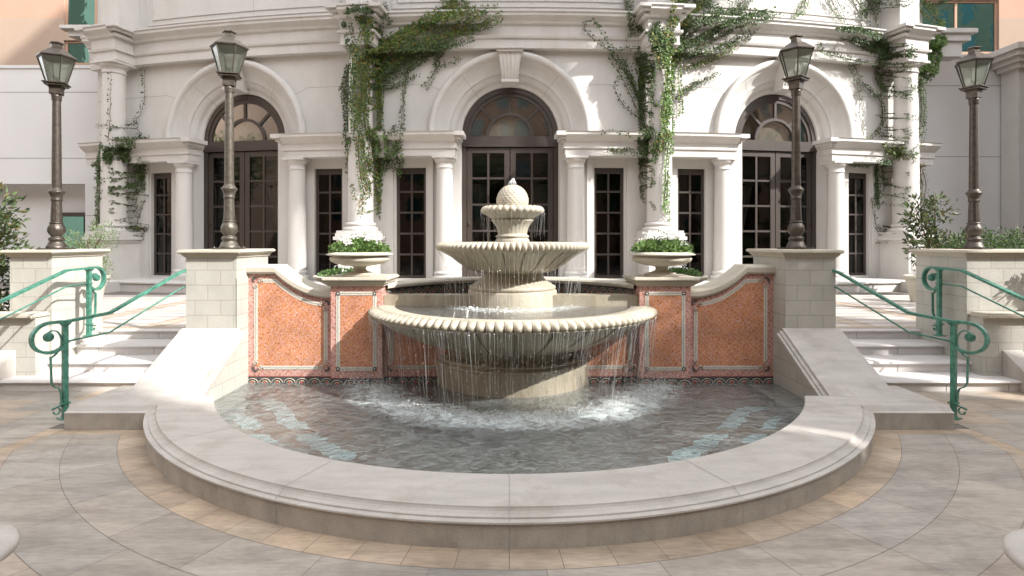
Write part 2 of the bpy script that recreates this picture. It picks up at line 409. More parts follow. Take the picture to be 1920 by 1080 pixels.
# jamb returns and wall ends
for sc in ARCS:
    for sg in (-1,1):
        x=sc+sg*RIN
        w.add([(x,0,ZF),(x,-.62,ZF),(x,-.62,ZS),(x,0,ZS)],[(0,1,2,3)])
for sg in (-1,1):
    w.add([(sg*S_END,0,0),(sg*S_END,-6,0),(sg*S_END,-6,ZTOP),(sg*S_END,0,ZTOP)],[(0,1,2,3)])
    w.add([(sg*S_END,0,0),(sg*(S_END-.01),0,0),(sg*(S_END-.01),0,ZF+.01),(sg*S_END,0,ZF+.01)],[(0,1,2,3)])
# joints
def joint(s0,z0,s1,z1,d=.003,t=.012):
    n=max(1,int(abs(s1-s0)/.4)); 
    dx,dz=s1-s0,z1-z0; L=sqrt(dx*dx+dz*dz); px_,pz=-dz/L*t/2,dx/L*t/2
    for k in range(n):
        a=k/n; b=(k+1)/n
        w.add([(s0+dx*a+px_,d,z0+dz*a+pz),(s0+dx*a-px_,d,z0+dz*a-pz),(s0+dx*b-px_,d,z0+dz*b-pz),(s0+dx*b+px_,d,z0+dz*b+pz)],[(0,1,2,3)],1)
ZJ=6.24
def archpt(sc,ang,r): return sc+r*cos(ang), ZS+r*sin(ang)
edges=[-S_END]
for sc in ARCS:
    for sg in (-1,1):
        ang=pi/2+sg*radians(-53)  # point on arch
        px_,pz=archpt(sc,pi/2-sg*radians(58),2.2)
        joint(px_,pz,sc+sg*2.25,ZJ)
        edges.append(sc+sg*2.25)
edges.append(S_END); edges.sort()
for a,b in zip(edges[::2],edges[1::2]): joint(a,ZJ,b,ZJ)
for q in (-7.9,-3.3,-.0,3.3,7.9): joint(q+.6,8.25,q+.6,12.4)
# upper storey raised panels outlines
hb(w,'wall',[M['facade'],M['joint']])
up=MB()
for a,b in ((-S_B2+.7,-S_B1-.6),(-S_B1+.7,S_B1-.7),(S_B1+.6,S_B2-.7)):
    for e in (.0,.16):
        for (s0,s1,z0,z1) in ((a+e,b-e,8.32+e,8.37+e),):
            n=14
            for k in range(n): up.box(s0+(s1-s0)*k/n,s0+(s1-s0)*(k+1)/n,-.02,.03,z0,z1)
        up.box(a+e,a+e+.05,-.02,.028,8.37+e,12); up.box(b-e-.05,b-e,-.02,.028,8.37+e,12)
hb(up,'panel_moulding',M['facade2'])
# --- swept mouldings along s : profile (d,z)
def swp(mb,prof,s0,s1,step=.45,m=0,ends=True):
    n=max(1,int((s1-s0)/step)); k=len(prof)
    vs=[(s0+(s1-s0)*i/n,d,z) for i in range(n+1) for (d,z) in prof]; fs=[]
    for i in range(n):
        for j in range(k): fs.append((i*k+j,(i+1)*k+j,(i+1)*k+(j+1)%k,i*k+(j+1)%k))
    if ends: fs.append(list(range(k))); fs.append([n*k+j for j in range(k)][::-1])
    mb.add(vs,fs,m)
def corn(d0):   # upper entablature profile
    return [(-.05,7.14),(d0,7.14),(d0,7.38),(d0+.05,7.40),(d0+.07,7.46),(d0+.03,7.48),(d0+.03,7.74),(d0+.10,7.77),(d0+.12,7.83),(d0+.22,7.90),(d0+.26,7.93),(d0+.26,8.0),(d0+.30,8.02),(d0+.30,8.06),(-.05,8.10)]
spans=[]; prev=-S_END
for c in (-S_B2,-S_B1,S_B1,S_B2):
    spans.append((prev,c-.42)); prev=c+.42
spans.append((prev,S_END))
for a,b in spans:
    if b-a>.05: e=MB(); swp(e,corn(.22),a,b); hb(e,'cornice',M['facade2'])
for c in (-S_B2,-S_B1,S_B1,S_B2):
    e=MB(); p=corn(.82); n=len(p)
    # box-like mitred block: sweep with returns
    swp(e,[(d,z) for d,z in p],c-.42,c+.42,1,ends=True)
    # side overhangs
    for sg in (-1,1):
        for (dd,z0,z1) in ((.07,7.40,7.47),(.12,7.77,7.86),(.22,7.90,7.97),(.30,7.97,8.06)):
            a,b=sorted((c+sg*.42,c+sg*(.42+dd))); e.box(a,b,-.04,.82+dd-.003,z0+.003,z1-.003)
    hb(e,'cornice_block',M['facade2'])
for c in (-S_B2,-S_B1,S_B1,S_B2):
    pp=MB(); pp.box(c-.36,c+.36,-.02,.62,8.10,12.4); hb(pp,'pilaster',M['facade2'])
# --- low entablature
def low(d0): return [(-.05,4.24),(d0,4.24),(d0,4.42),(d0+.04,4.43),(d0+.04,4.60),(d0+.09,4.63),(d0+.13,4.66),(d0+.22,4.74),(d0+.25,4.76),(d0+.25,4.83),(d0+.28,4.85),(-.05,4.88)]
LS=[(-S_END+.12,-S_C3+.30),(-S_C2-.28,-S_IN+.30),(S_IN-.30,S_C2+.28),(S_C3-.30,S_END-.12)]
for a,b in LS:
    le=MB()
    swp(le,low(.42),a,b)
    for (x,sg) in ((a,-1),(b,1)):
        if abs(abs(x)-S_END)<.2: continue
        for (dd,z0,z1) in ((.04,4.43,4.60),(.09,4.60,4.66),(.16,4.66,4.74),(.25,4.74,4.85)):
            p,q=sorted((x,x+sg*dd)); le.box(p,q,-.04,.42+dd-.003,z0+.002,z1-.002)
    hb(le,'low_entablature',M['facade2'])
# --- arch surrounds
for sc in ARCS:
    prof=[(2.22,0),(2.22,.12),(2.17,.17),(2.09,.17),(2.04,.12),(2.02,.05),(1.99,.045),(1.95,.0),(1.88,-.06),(1.79,-.12),(1.70,-.15),(1.67,-.15),(1.665,-.19),(1.64,-.19),(1.55,-.26),(1.50,-.30),(1.49,-.34),(RIN+.03,-.36),(RIN,-.38),(RIN,-.62)]
    a=MB(); n=48; vs=[]; fs=[]; k=len(prof)
    for i in range(n+1):
        t=pi*i/n
        for r,d in prof: vs.append((sc-r*cos(t),d,ZS+r*sin(t)))
    for i in range(n):
        for j in range(k-1): fs.append((i*k+j,i*k+j+1,(i+1)*k+j+1,(i+1)*k+j))
    a.add(vs,fs,0,True)
    for t in (radians(50),radians(130),radians(90)):   # stone joints
        for j in range(5,k-2):
            (r0,d0),(r1,d1)=prof[j],prof[j+1]; q=.005
            P=lambda r,d,u: (sc-r*cos(t)+u*sin(t),d+.003,ZS+r*sin(t)+u*cos(t))
            a.add([P(r0,d0,-q),P(r0,d0,q),P(r1,d1,q),P(r1,d1,-q)],[(0,1,2,3)],1)
    # impost filler: jamb piece between the arch moulding foot and the opening
    o=hb(a,'arch_surround',[M['facade2'],M['joint']])
    for p in o.data.polygons: pass
    # keystone
    ks=MB()
    zt=7.13; zb=6.30; vs=[]; fs=[]; nn=9; cols=21
    for i in range(nn):
        t=i/(nn-1); z=zt-.12-(zt-.12-zb)*t; hw=.30-.10*t; dd=.34-.16*t+.05*sin(t*pi*1.2)
        for j in range(cols):
            u=j/(cols-1)*2-1
            vs.append((sc+u*hw, dd-.02*abs(cos(u*pi*2.5)), z))
    for i in range(nn-1):
        for j in range(cols-1): fs.append((i*cols+j,i*cols+j+1,(i+1)*cols+j+1,(i+1)*cols+j))
    # sides & bottom
    for i in range(nn):
        for sgn,jj in ((-1,0),(1,cols-1)): pass
    base=len(vs)
    for i in range(nn):
        vs.append((vs[i*cols][0],-.3,vs[i*cols][2])); vs.append((vs[i*cols+cols-1][0],-.3,vs[i*cols+cols-1][2]))
    for i in range(nn-1):
        fs.append((i*cols,(i+1)*cols,base+2*(i+1),base+2*i)); fs.append((i*cols+cols-1,base+2*i+1,base+2*(i+1)+1,(i+1)*cols+cols-1))
    fs.append([(nn-1)*cols+j for j in range(cols)]+[base+2*(nn-1)+1,base+2*(nn-1)])
    ks.add(vs,fs,0,False)
    ks.box(sc-.37,sc+.37,-.02,.46,zt-.06,zt+.005); ks.box(sc-.33,sc+.33,-.02,.41,zt-.12,zt-.06)
    ks.box(sc-.235,sc+.235,-.3,.20,zb-.05,zb+.02); 
    hb(ks,'keystone',M['facade2'])
# --- columns
def column(s,d,r,z0,z1,name,base=True):
    loc,a=place(s,d,0); loc=Vector(loc)
    c=MB(); H=z1-z0
    prof=[(r*1.0,z0+ (.12 if base else 0))]
    for i in range(1,9):
        t=i/8; prof.append((r*(1-.14*t**1.6),z0+(H-.30)*t if i<8 else z1-.30))
    c.lathe(prof,28)
    o=hb2(c,name,M['facade'],loc,a)
    k=MB(); rt=r*.86
    k.lathe([(rt,z1-.33),(rt*1.10,z1-.32),(rt*1.10,z1-.29),(rt*1.02,z1-.28),(rt*1.04,z1-.17),(rt*1.12,z1-.165),(rt*1.32,z1-.10),(rt*1.36,z1-.07),(rt*1.36,z1-.065),(rt*.5,z1-.065)],28)
    k.box(-rt*1.42,rt*1.42,-rt*1.42,rt*1.42,z1-.062,z1-.002)
    ko=k.build('capital',M['facade2']); ko.parent=o
    b=MB(); b.lathe([(r*1.34,z0+.06),(r*1.38,z0+.10),(r*1.34,z0+.15),(r*1.14,z0+.16),(r*1.10,z0+.20),(r*1.18,z0+.21),(r*1.2,z0+.24),(r*1.15,z0+.27),(r*1.0,z0+.29),(r*.98,z0+.31)],28)
    b.box(-r*1.42,r*1.42,-r*1.42,r*1.42,z0,z0+.063)
    bo=b.build('column_base',M['facade2']); bo.parent=o
    return o
def hb2(mb,name,mats,loc,a,parent=None):
    o=mb.build(name,mats); o.parent=parent or hotel; o.location=Vector(loc)-HP; o.rotation_euler=(0,0,a); return o
for sg in (-1,1):
    for s in (S_IN,S_C2,S_C3): column(sg*s,.22,.245,ZF,4.235,'column')
    # slim pilasters beside the big columns and flanking windows
    for s in (S_B1-.40,S_B1+.52): pass
for sg in (-1,1):
    for s in (S_B1,S_B2):
        column(sg*s,.5,.335,2.18,7.135,'tall_column')
        loc,a=place(sg*s,.5,0); pd=MB()
        pd.box(-.44,.44,-.44,.5,ZF,1.92); pd.box(-.49,.49,-.49,.5,ZF,ZF+.14); pd.box(-.47,.47,-.47,.5,ZF+.14,ZF+.2)
        pd.box(-.33,.33,-.455,-.44,1.16,1.8)
        pd.box(-.48,.48,-.48,.5,1.92,2.0); pd.box(-.54,.54,-.54,.5,2.0,2.09); pd.box(-.50,.50,-.50,.5,2.09,2.18)
        hb2(pd,'column_pedestal',M['facade2'],loc,a)
for sg in (-1,1):
    for (a,b) in ((S_IN+.34,W1[0]-.06),(W1[1]+.06,W2[0]-.06),(W2[1]+.06,S_C2-.36),(W3[1]+.05,S_END)):
        if b-a<.05: continue
        p,q=sorted((sg*a,sg*b)); pl=MB(); pl.box(p,q,-.01,.06,ZF+.001,4.235); hb(pl,'wall_pilaster',M['facade2'])
# --- plinth (stylobate)
st=MB()
def sty(d): return [(-2.5,.0),(d-.05,.0),(d-.05,.80),(d-.02,.815),(d,.83),(d,.865),(d-.02,ZF),(-2.5,ZF)]
swp(st,sty(1.35),-S_END-.3,S_END+.3,.45)
for sg in (-1,1):
    p=sty(1.9); 
    for k in range(1): swp(st,[(d,z-.004) for d,z in p],*sorted((sg*(S_B2-1.15),sg*(S_END+.4))),step=.5)
hb(st,'plinth',M['facade2'])
# --- windows
def muntins(mb,x0,x1,z0,z1,nc,nr,d,t=.035,dep=.05,fr=.06):
    mb.box(x0,x0+fr,d-dep,d+.0,z0,z1); mb.box(x1-fr,x1,d-dep,d,z0,z1)
    mb.box(x0+fr,x1-fr,d-dep,d,z0,z0+fr); mb.box(x0+fr,x1-fr,d-dep,d,z1-fr,z1)
    for i in range(1,nc):
        x=x0+fr+(x1-x0-2*fr)*i/nc; mb.box(x-t/2,x+t/2,d-dep+.006,d-.006,z0+fr,z1-fr)
    for j in range(1,nr):
        z=z0+fr+(z1-z0-2*fr)*j/nr; mb.box(x0+fr,x1-fr,d-dep+.009,d-.009,z-t/2,z+t/2)
for sg in (-1,1):
    for p,q in (W1,W2,W3):
        a,b=sorted((sg*p,sg*q))
        f=MB(); muntins(f,a+.002,b-.002,WZ0+.002,WZ1-.002,2,5,-.10,.05,.07,.075)
        f.box(a+.07,b-.07,-.15,-.08,WZ1-.16,WZ1-.08)
        fo=hb(f,'window',M['wood'])
        g=MB(); g.add([(a+.05,-.14,WZ0+.05),(b-.05,-.14,WZ0+.05),(b-.05,-.14,WZ1-.1),(a+.05,-.14,WZ1-.1)],[(0,1,2,3)])
        hb(g,'pane',M['glass'],fo)
# --- arched doors
def arc_ring(mb,sc,r0,r1,d0,d1,z=ZS-.02,n=40,t0=0,t1=pi,m=0):
    vs=[];fs=[]
    for i in range(n+1):
        t=t0+(t1-t0)*i/n
        for r,d in ((r0,d0),(r1,d0),(r1,d1),(r0,d1)): vs.append((sc-r*cos(t),d,z+r*sin(t)))
    for i in range(n):
        for k in range(4): fs.append((i*4+k,i*4+(k+1)%4,(i+1)*4+(k+1)%4,(i+1)*4+k))
    fs.append((3,2,1,0)); fs.append([n*4+k for k in range(4)])
    mb.add(vs,fs,m)
DD=-.42
for sc in ARCS:
    fr=MB()
    arc_ring(fr,sc,1.23,RIN-.004,DD,DD-.14); arc_ring(fr,sc,1.12,1.23,DD-.03,DD-.13)
    arc_ring(fr,sc,.60,.68,DD-.02,DD-.12)
    for t in (45,90,135):
        t=radians(t)
        c_,s_=-cos(t),sin(t); w2=.035
        vs=[]
        for r in (.67,1.21):
            for u in (-w2,w2):
                for d in (DD-.025,DD-.11): vs.append((sc+r*c_+u*s_,d,ZS-.02+r*s_-u*c_))
        fr.add(vs,[(0,1,3,2),(4,6,7,5),(0,4,5,1),(2,3,7,6),(0,2,6,4),(1,5,7,3)])
    fr.box(sc-RIN+.006,sc+RIN-.006,DD-.13,DD+.012,4.62,4.90)
    fr.box(sc-RIN+.006,sc+RIN-.006,DD-.12,DD+.05,4.60,4.66)
    for sg in (-1,1):
        a,b=sorted((sc+sg*(RIN-.006),sc+sg*(RIN-.13))); fr.box(a,b,DD-.12,DD+.01,ZF+.002,4.62)
    fo=hb(fr,'door_frame',M['wood'])
    g=MB(); n=32; vs=[(sc,DD-.07,ZS)]+[(sc-1.16*cos(pi*i/n),DD-.07,ZS+1.16*sin(pi*i/n)) for i in range(n+1)]
    g.add(vs,[(0,i+1,i+2) for i in range(n)]); hb(g,'fanlight_pane',M['fanglass'],fo)
    for sg in (-1,1):
        a,b=sorted((sc+sg*.012,sc+sg*(RIN-.14)))
        lf=MB(); fw=.15
        lf.box(a,a+fw,DD-.10,DD-.03,ZF+.02,4.58); lf.box(b-fw,b,DD-.10,DD-.03,ZF+.02,4.58)
        lf.box(a+fw,b-fw,DD-.10,DD-.03,4.43,4.58); lf.box(a+fw,b-fw,DD-.10,DD-.03,ZF+.02,ZF+.3)
        xm=(a+b)/2; lf.box(xm-.03,xm+.03,DD-.09,DD-.04,ZF+.3,4.43)
        for j in range(5):
            z=4.43-.735*(j+1)+.03
            if z>ZF+.35: lf.box(a+fw,b-fw,DD-.088,DD-.042,z-.028,z+.028)
        lo=hb(lf,'door',M['wood'])
        g=MB(); g.add([(a+.1,DD-.06,ZF+.2),(b-.1,DD-.06,ZF+.2),(b-.1,DD-.06,4.5),(a+.1,DD-.06,4.5)],[(0,1,2,3)]); hb(g,'pane',M['glass'],lo)
        h=MB(); hx=sc+sg*(RIN-.20); loc,aa=place(hx,DD-.02,2.45)
        h.lathe([(.0,-.05),(.022,-.05),(.022,.05),(.0,.05)],10)
        h.box(-.012,.012,-.05,.0,-.02,.02); ho=h.build('hinge',M['iron']); ho.parent=lo; ho.location=loc
# --- curtains behind glass (each its own thing)
def swag(s0,s1,z0,z1,d,name,lab,mat,folds=4,vert=False,taper=0):
    mb=MB(); nx,nz=36,22; vs=[]; fs=[]
    for j in range(nz+1):
        v=j/nz
        for i in range(nx+1):
            u=i/nx
            if vert:
                s=s0+(s1-s0)*(u*(1-taper*v)); z=z1+(z0-z1)*v; dd=d+.03*sin(u*pi*2*folds)
            else:
                sc_=.5-.5*cos(u*2*pi*folds/2)     # scallops
                s=s0+(s1-s0)*u; z=z1+(z0-z1)*v*(.72+.28*abs(sin(u*pi*folds/2)))-.05*abs(sin(u*pi*folds/2))*v
                dd=d+.035*sin(v*pi*9+3*abs(sin(u*pi*folds/2)))
            vs.append((s,dd,z))
    for j in range(nz):
        for i in range(nx): fs.append((j*(nx+1)+i,j*(nx+1)+i+1,(j+1)*(nx+1)+i+1,(j+1)*(nx+1)+i))
    mb.add(vs,fs,0,True)
    o=mb.build(name,mat,bend=bend); tag(o,lab,'curtain'); return o
nm={-1:'left',0:'central',1:'right'}
for k,sc in zip((-1,0,1),ARCS):
    swag(sc-1.2,sc+1.2,3.62,4.45,DD-.22,'swag_curtain','ruched swag curtain hanging inside the %s arched doorway'%nm[k],M['curtain'],4)
    for sg in (-1,1):
        sd='left' if sg<0 else 'right'
        swag(sc+sg*1.2,sc+sg*.55,ZF+.6,3.6,DD-.32,'side_curtain','pale %s side curtain tied back inside the %s arched doorway'%(sd,nm[k]),M['sheer'],5,True,.75)
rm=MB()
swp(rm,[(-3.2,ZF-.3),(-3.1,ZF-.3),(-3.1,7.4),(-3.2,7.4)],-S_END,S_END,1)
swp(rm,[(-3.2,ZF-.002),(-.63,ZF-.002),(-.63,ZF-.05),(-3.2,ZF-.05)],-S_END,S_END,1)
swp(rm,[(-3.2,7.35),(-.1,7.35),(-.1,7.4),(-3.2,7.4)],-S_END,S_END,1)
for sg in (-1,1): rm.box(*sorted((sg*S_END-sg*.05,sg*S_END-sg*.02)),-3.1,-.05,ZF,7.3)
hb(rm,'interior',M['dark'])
# pleated sunburst fabric behind each fanlight
for k,sc in zip((-1,0,1),ARCS):
    mb=MB(); n=160; vs=[];fs=[]
    for i in range(n+1):
        t=pi*i/n; dd=DD-.17+(.022 if i%2 else -.022)
        vs.append((sc-.60*cos(t),dd,ZS+.60*sin(t))); vs.append((sc-1.2*cos(t),dd,ZS+1.2*sin(t)))
    for i in range(n): fs.append((2*i,2*i+1,2*i+3,2*i+2))
    vs2=[(sc,DD-.17,ZS-.05)]+[(sc-.62*cos(pi*i/n),DD-.17,ZS+.62*sin(pi*i/n)-.03) for i in range(n+1)]
    mb.add(vs,fs); mb.add(vs2,[(0,i+1,i+2) for i in range(n)])
    o=mb.build('fanlight_drape',M['curtain'],bend=bend); tag(o,'pleated sunburst drape behind the %s fanlight'%nm[k],'curtain')
# ------------------------------------------------------------------ ground, paving, terrace
def struct(mb,name,mats,kind='structure'):
    return tag(mb.build(name,mats),kind=kind)
BX,BY=C0*0,7.96            # centre of the round basin
R_IN,R_FL,R_OUT=3.66,4.19,4.29
g=MB(); g.add([(-150,-120,0),(150,-120,0),(150,180,0),(-150,180,0)],[(0,1,2,3)]); struct(g,'ground',M['grout'])
def clip(poly,nx,ny,c):      # keep nx*x+ny*y<=c
    out=[]
    for i in range(len(poly)):
        a=poly[i]; b=poly[(i+1)%len(poly)]
        da=nx*a[0]+ny*a[1]-c; db=nx*b[0]+ny*b[1]-c
        if da<=0: out.append(a)
        if (da<0<db) or (db<0<da):
            t=da/(da-db); out.append((a[0]+(b[0]-a[0])*t,a[1]+(b[1]-a[1])*t))
    return out
pv=MB(); GP=.0019
def tile(poly,col,z=.004,clips=()):
    for c in clips:
        poly=clip(poly,*c)
        if len(poly)<3: return
    pv.add([(x,y,z) for x,y in poly],[list(range(len(poly)))],0,False,col)
def tone(base,v=.12):
    k=random.uniform(1-v,1+v); w=random.uniform(-.03,.03)
    k=min(k,1.12); return (base[0]*k*(1+w),base[1]*k,base[2]*k*(1-w))
TAN=(1.24,1.08,.92); GRY=(1.0,1.0,1.0); ROS=(1.10,1.0,.93)
YB=5.86; XB=4.70
rc=[(0,1,YB),(1,0,XB),(-1,0,XB)]
def ring(r0,r1,n,ph,base,clips,v=.12):
    for i in range(n):
        a0=ph+2*pi*i/n; a1=ph+2*pi*(i+1)/n
        col=tone(base,v); sub=8; ga=GP/r0
        for k in range(sub):
            b0=a0+ga+(a1-a0-2*ga)*k/sub; b1=a0+ga+(a1-a0-2*ga)*(k+1)/sub
            if sin((b0+b1)/2)>.2: continue
            q=[(BX+(r0+GP)*cos(b0),BY+(r0+GP)*sin(b0)),(BX+(r1-GP)*cos(b0),BY+(r1-GP)*sin(b0)),(BX+(r1-GP)*cos(b1),BY+(r1-GP)*sin(b1)),(BX+(r0+GP)*cos(b1),BY+(r0+GP)*sin(b1))]
            tile(q,col,clips=clips)
ring(4.27,4.51,84,.0,TAN,rc,.14)
ring(4.51,4.93,40,.05,GRY,rc,.07)
ring(4.93,5.35,36,.0,GRY,rc,.08)
ring(5.35,5.85,34,.07,ROS,rc,.07)
for k in range(8): ring(5.85+.55*k,6.40+.55*k,36+3*k,.04*k,GRY,rc,.09)
# tan border strips
x=-XB
for sg in (-1,1):
    y=-3.0
    while y<YB+.001:
        y1=min(y+.55,YB+.17)
        a,b=sorted((sg*XB,sg*(XB+.17))); tile([(a+GP,y+GP),(b-GP,y+GP),(b-GP,y1-GP),(a+GP,y1-GP)],tone(TAN,.12)); y+=.55
    xx=2.0
    while xx<XB:
        x1=min(xx+.5,XB)
        a,b=sorted((sg*xx,sg*x1)); tile([(a+GP,YB+GP),(b-GP,YB+GP),(b-GP,YB+.17-GP),(a+GP,YB+.17-GP)],tone(TAN,.12)); xx+=.5
# side fields
for sg in (-1,1):
    y=-3.0; r=0
    while y<8.2:
        xx=XB+.17 if y<YB+.16 else 3.3
        x=xx-(.35 if r%2 else 0)
        while x<16:
            a=max(x,xx); b=x+.72
            if b>a:
                p,q=sorted((sg*a,sg*b)); base=GRY if random.random()<.7 else (1.15,1.03,.92)
                tile([(p+GP,y+GP),(q-GP,y+GP),(q-GP,y+.46-GP),(p+GP,y+.46-GP)],tone(base,.07),z=.0045 if y>YB-.3 else .004)
            x+=.72
        y+=.46; r+=1
struct(pv,'paving',M['pave'])

# terrace
te=MB(); TZ=.6
te.box(-24,24,9.0,60,.01,TZ-.004)
struct(te,'terrace',M['grout'])
tp=MB()
def tt(x0,x1,y0,y1,c): tp.add([(x0+.004,y0+.004,TZ),(x1-.004,y0+.004,TZ),(x1-.004,y1-.004,TZ),(x0+.004,y1-.004,TZ)],[(0,1,2,3)],0,False,c)
for sg in (-1,1):
    # light slab panels with painted shadow stripes, between border strips running away from the stairs
    for (xa,xb,kind) in ((3.2,4.05,'p'),(4.05,4.42,'b'),(4.42,5.6,'p'),(5.6,5.97,'b'),(5.97,7.15,'p'),(7.15,7.5,'b'),(7.5,12.0,'p')):
        y=9.25; 
        while y<14.4:
            if kind=='p':
                a,b=sorted((sg*xa,sg*xb)); c=random.uniform(.95,1.08); tt(a,b,y,y+.30,(1.62*c,1.66*c,1.78*c))
                a0=random.uniform(.5,.62); 
                y+=.30; tt(a,b,y,y+.11,(1.2,1.14,1.14)); y+=.11
            else:
                a,b=sorted((sg*xa,sg*xb)); c=random.uniform(.9,1.1)
                tt(a,a+.05,y,y+.2,(1.25*c,.9*c,.75*c)); tt(a+.05,b-.05,y,y+.2,(1.3*c,1.2*c,1.12*c)); tt(b-.05,b,y,y+.2,(1.25*c,.9*c,.75*c)); y+=.2
    a,b=sorted((sg*3.2,sg*7.0)); tt(a,b,9.0,9.25,(1.35,1.2,1.05))
for xa in [i*.6-3.2 for i in range(11)]:
    for ya in [9.4+.6*j for j in range(9)]: tt(xa,min(3.2,xa+.6),ya,ya+.6,tone((1.3,1.25,1.2),.05))
struct(tp,'terrace_paving',M['pave'])

# stairs: each flight one thing, steps as parts
for sg in (-1,1):
    side='left' if sg<0 else 'right'
    rt=thing('stone_stairs','four pale marble steps with rounded nosings %s of the fountain'%('on the left' if sg<0 else 'on the right'),'stairs',(sg*5.5,8.2,0),group='flights of steps beside the fountain')
    for k in range(4):
        yf=7.5+.475*k; yb=7.5+.475*(k+1)+.06; z1=.15*(k+1)
        xo=(8.2,6.95,6.72,6.62)[k]; s=MB()
        a,b=sorted((sg*4.33,sg*xo))
        s.box(a,b,yf+.03,yb,z1-.15+.001,z1-.045)
        prof=[(yf+.02,z1-.048),(yf+.0,z1-.040),(yf-.012,z1-.024),(yf+.0,z1-.008),(yf+.02,z1-.001),(yb,z1),(yb,z1-.048)]
        # slabs with joints
        xs=[a]; L=.82; x=a+ (.3 if k%2 else .62)
        while x<b-.1: xs.append(x); x+=L
        xs.append(b)
        for p,q in zip(xs[:-1],xs[1:]): s.prof_x(prof,[p+.003,q-.003])
        for q in xs[1:-1]:
            s.box(q-.003,q+.003,yf+.026,yf+.032,z1-.15+.002,z1-.05,1)
        s.box(a+.002,b-.002,yf+.03,yb-.01,z1-.04,z1-.006,1)
        o=s.build('step',[M['step'],M['joint']]); o.parent=rt; o.matrix_parent_inverse=Matrix.Translation((-sg*5.5,-8.2,0))

# ------------------------------------------------------------------ basin
def par(o,root):
    o.parent=root; o.matrix_parent_inverse=Matrix.Translation(-Vector(root.location)); return o
YE=6.45
a_end=math.asin((YE-BY)/R_IN)
basin=thing('fountain_basin','low round travertine basin wall with broad moulded coping in front of the fountain','basin',(BX,BY,0))
def arc_end(r): return math.asin(max(-1,(YE-BY)/r))
cw=MB(); b=MB(); npt=150
def arcstrip(mb,prof,smooth=True,m=0,closed=False,capends=True):
    k=len(prof); vs=[]
    for i in range(npt+1):
        for (r,z) in prof:
            ae=arc_end(r)         # ends on the straight line y=YE
            a=(-pi-ae)+( (2*ae+pi) )*i/npt
            vs.append((BX+r*cos(a),BY+r*sin(a),z))
    fs=[]
    for i in range(npt):
        for j in range(k if closed else k-1):
            fs.append((i*k+j,(i+1)*k+j,(i+1)*k+(j+1)%k,i*k+(j+1)%k))
    mb.add(vs,fs,m,smooth)
HC=.24
arcstrip(cw,[(R_IN+.10,-.38),(R_IN+.10,.12),(R_IN+.03,.135),(R_IN+.02,.16),(R_IN,.19),(R_IN,.232),(R_IN+.008,HC),(R_FL,HC)],False)
arcstrip(cw,[(R_FL,HC),(R_FL+.003,HC-.011),(R_FL+.012,HC-.024),(R_FL+.032,HC-.036),(R_FL+.060,HC-.041),(R_FL+.064,HC-.041),(R_FL+.066,HC-.052),(R_FL+.086,HC-.053),(R_OUT+.008,HC-.055),(R_OUT+.010,HC-.066),(R_OUT+.002,HC-.073),(R_OUT-.02,HC-.074)],False)
o=par(cw.build('coping',[M['coping'],M['joint']]),basin)
arcstrip(b,[(R_OUT-.01,HC-.07),(R_OUT-.01,.0)],True)
par(b.build('kerb_wall',[M['coping_side']]),basin)
jt=b2=MB()
for a in [-90+22.5*k for k in (-3,-2,-1,0,1,2,3)]:
    a=radians(a); t=.003
    prof=[(R_IN,HC-.02),(R_IN-.001,HC+.002),(R_FL+.002,HC+.002),(R_FL+.034,HC-.024),(R_FL+.078,HC-.042),(R_OUT+.007,HC-.06),(R_OUT+.006,HC-.074),(R_OUT-.007,HC-.074),(R_OUT-.007,0)]
    P=lambda r,z,u:(BX+r*cos(a)-u*sin(a),BY+r*sin(a)+u*cos(a),z)
    for (r0,z0),(r1,z1) in zip(prof[:-1],prof[1:]):
        jt.add([P(r0,z0,-t),P(r0,z0,t),P(r1,z1,t),P(r1,z1,-t)],[(0,1,2,3)])
cob=[c for c in basin.children if c.name.startswith('coping')][0]; bm=bmesh.new(); bm.from_mesh(cob.data)
nf=len(bm.faces); VV=[bm.verts.new(v) for v in jt.v]
for f_ in jt.f: bm.faces.new([VV[i] for i in f_]).material_index=1
bm.to_mesh(cob.data); bm.free()
for sg in (-1,1):   # side blocks
    k=MB(); a,b_=sorted((sg*3.72,sg*4.68))
    k.box(a,b_,6.0,6.9,.001,HC-.066)
    top=MB()
    prof=[(6.0,HC-.068),(5.995,HC-.06),(6.01,HC-.052),(6.03,HC-.045),(6.045,HC-.03),(6.07,HC-.004),(6.085,HC-.0015),(YE+.45,HC-.0015),(YE+.45,HC-.068)]
    n=1
    top.prof_x(prof,[a if sg<0 else a+.03,b_ if sg>0 else b_-.03])
    par(k.build('side_block',M['coping_side']),basin); par(top.build('side_coping',M['coping']),basin)

# pool floor and water
fl=MB(); n=64
pts=[(-3.66,7.9),(-3.84,6.42)]+[(BX-(R_IN+.12)*cos(t),BY+(R_IN+.12)*sin(t)) for t in [-(0.42+ (pi-.84)*i/n) for i in range(n+1)]]+[(3.84,6.42),(3.66,7.9)]
fl.add([(x,y,-.20) for x,y in pts],[list(range(len(pts)))]); 
pf=stone('pool_floor_mosaic',(.27,.225,.18),.35,14,.5,.2,fine=60,stain=(.10,.085,.075))
struct(fl,'pool_floor',pf)
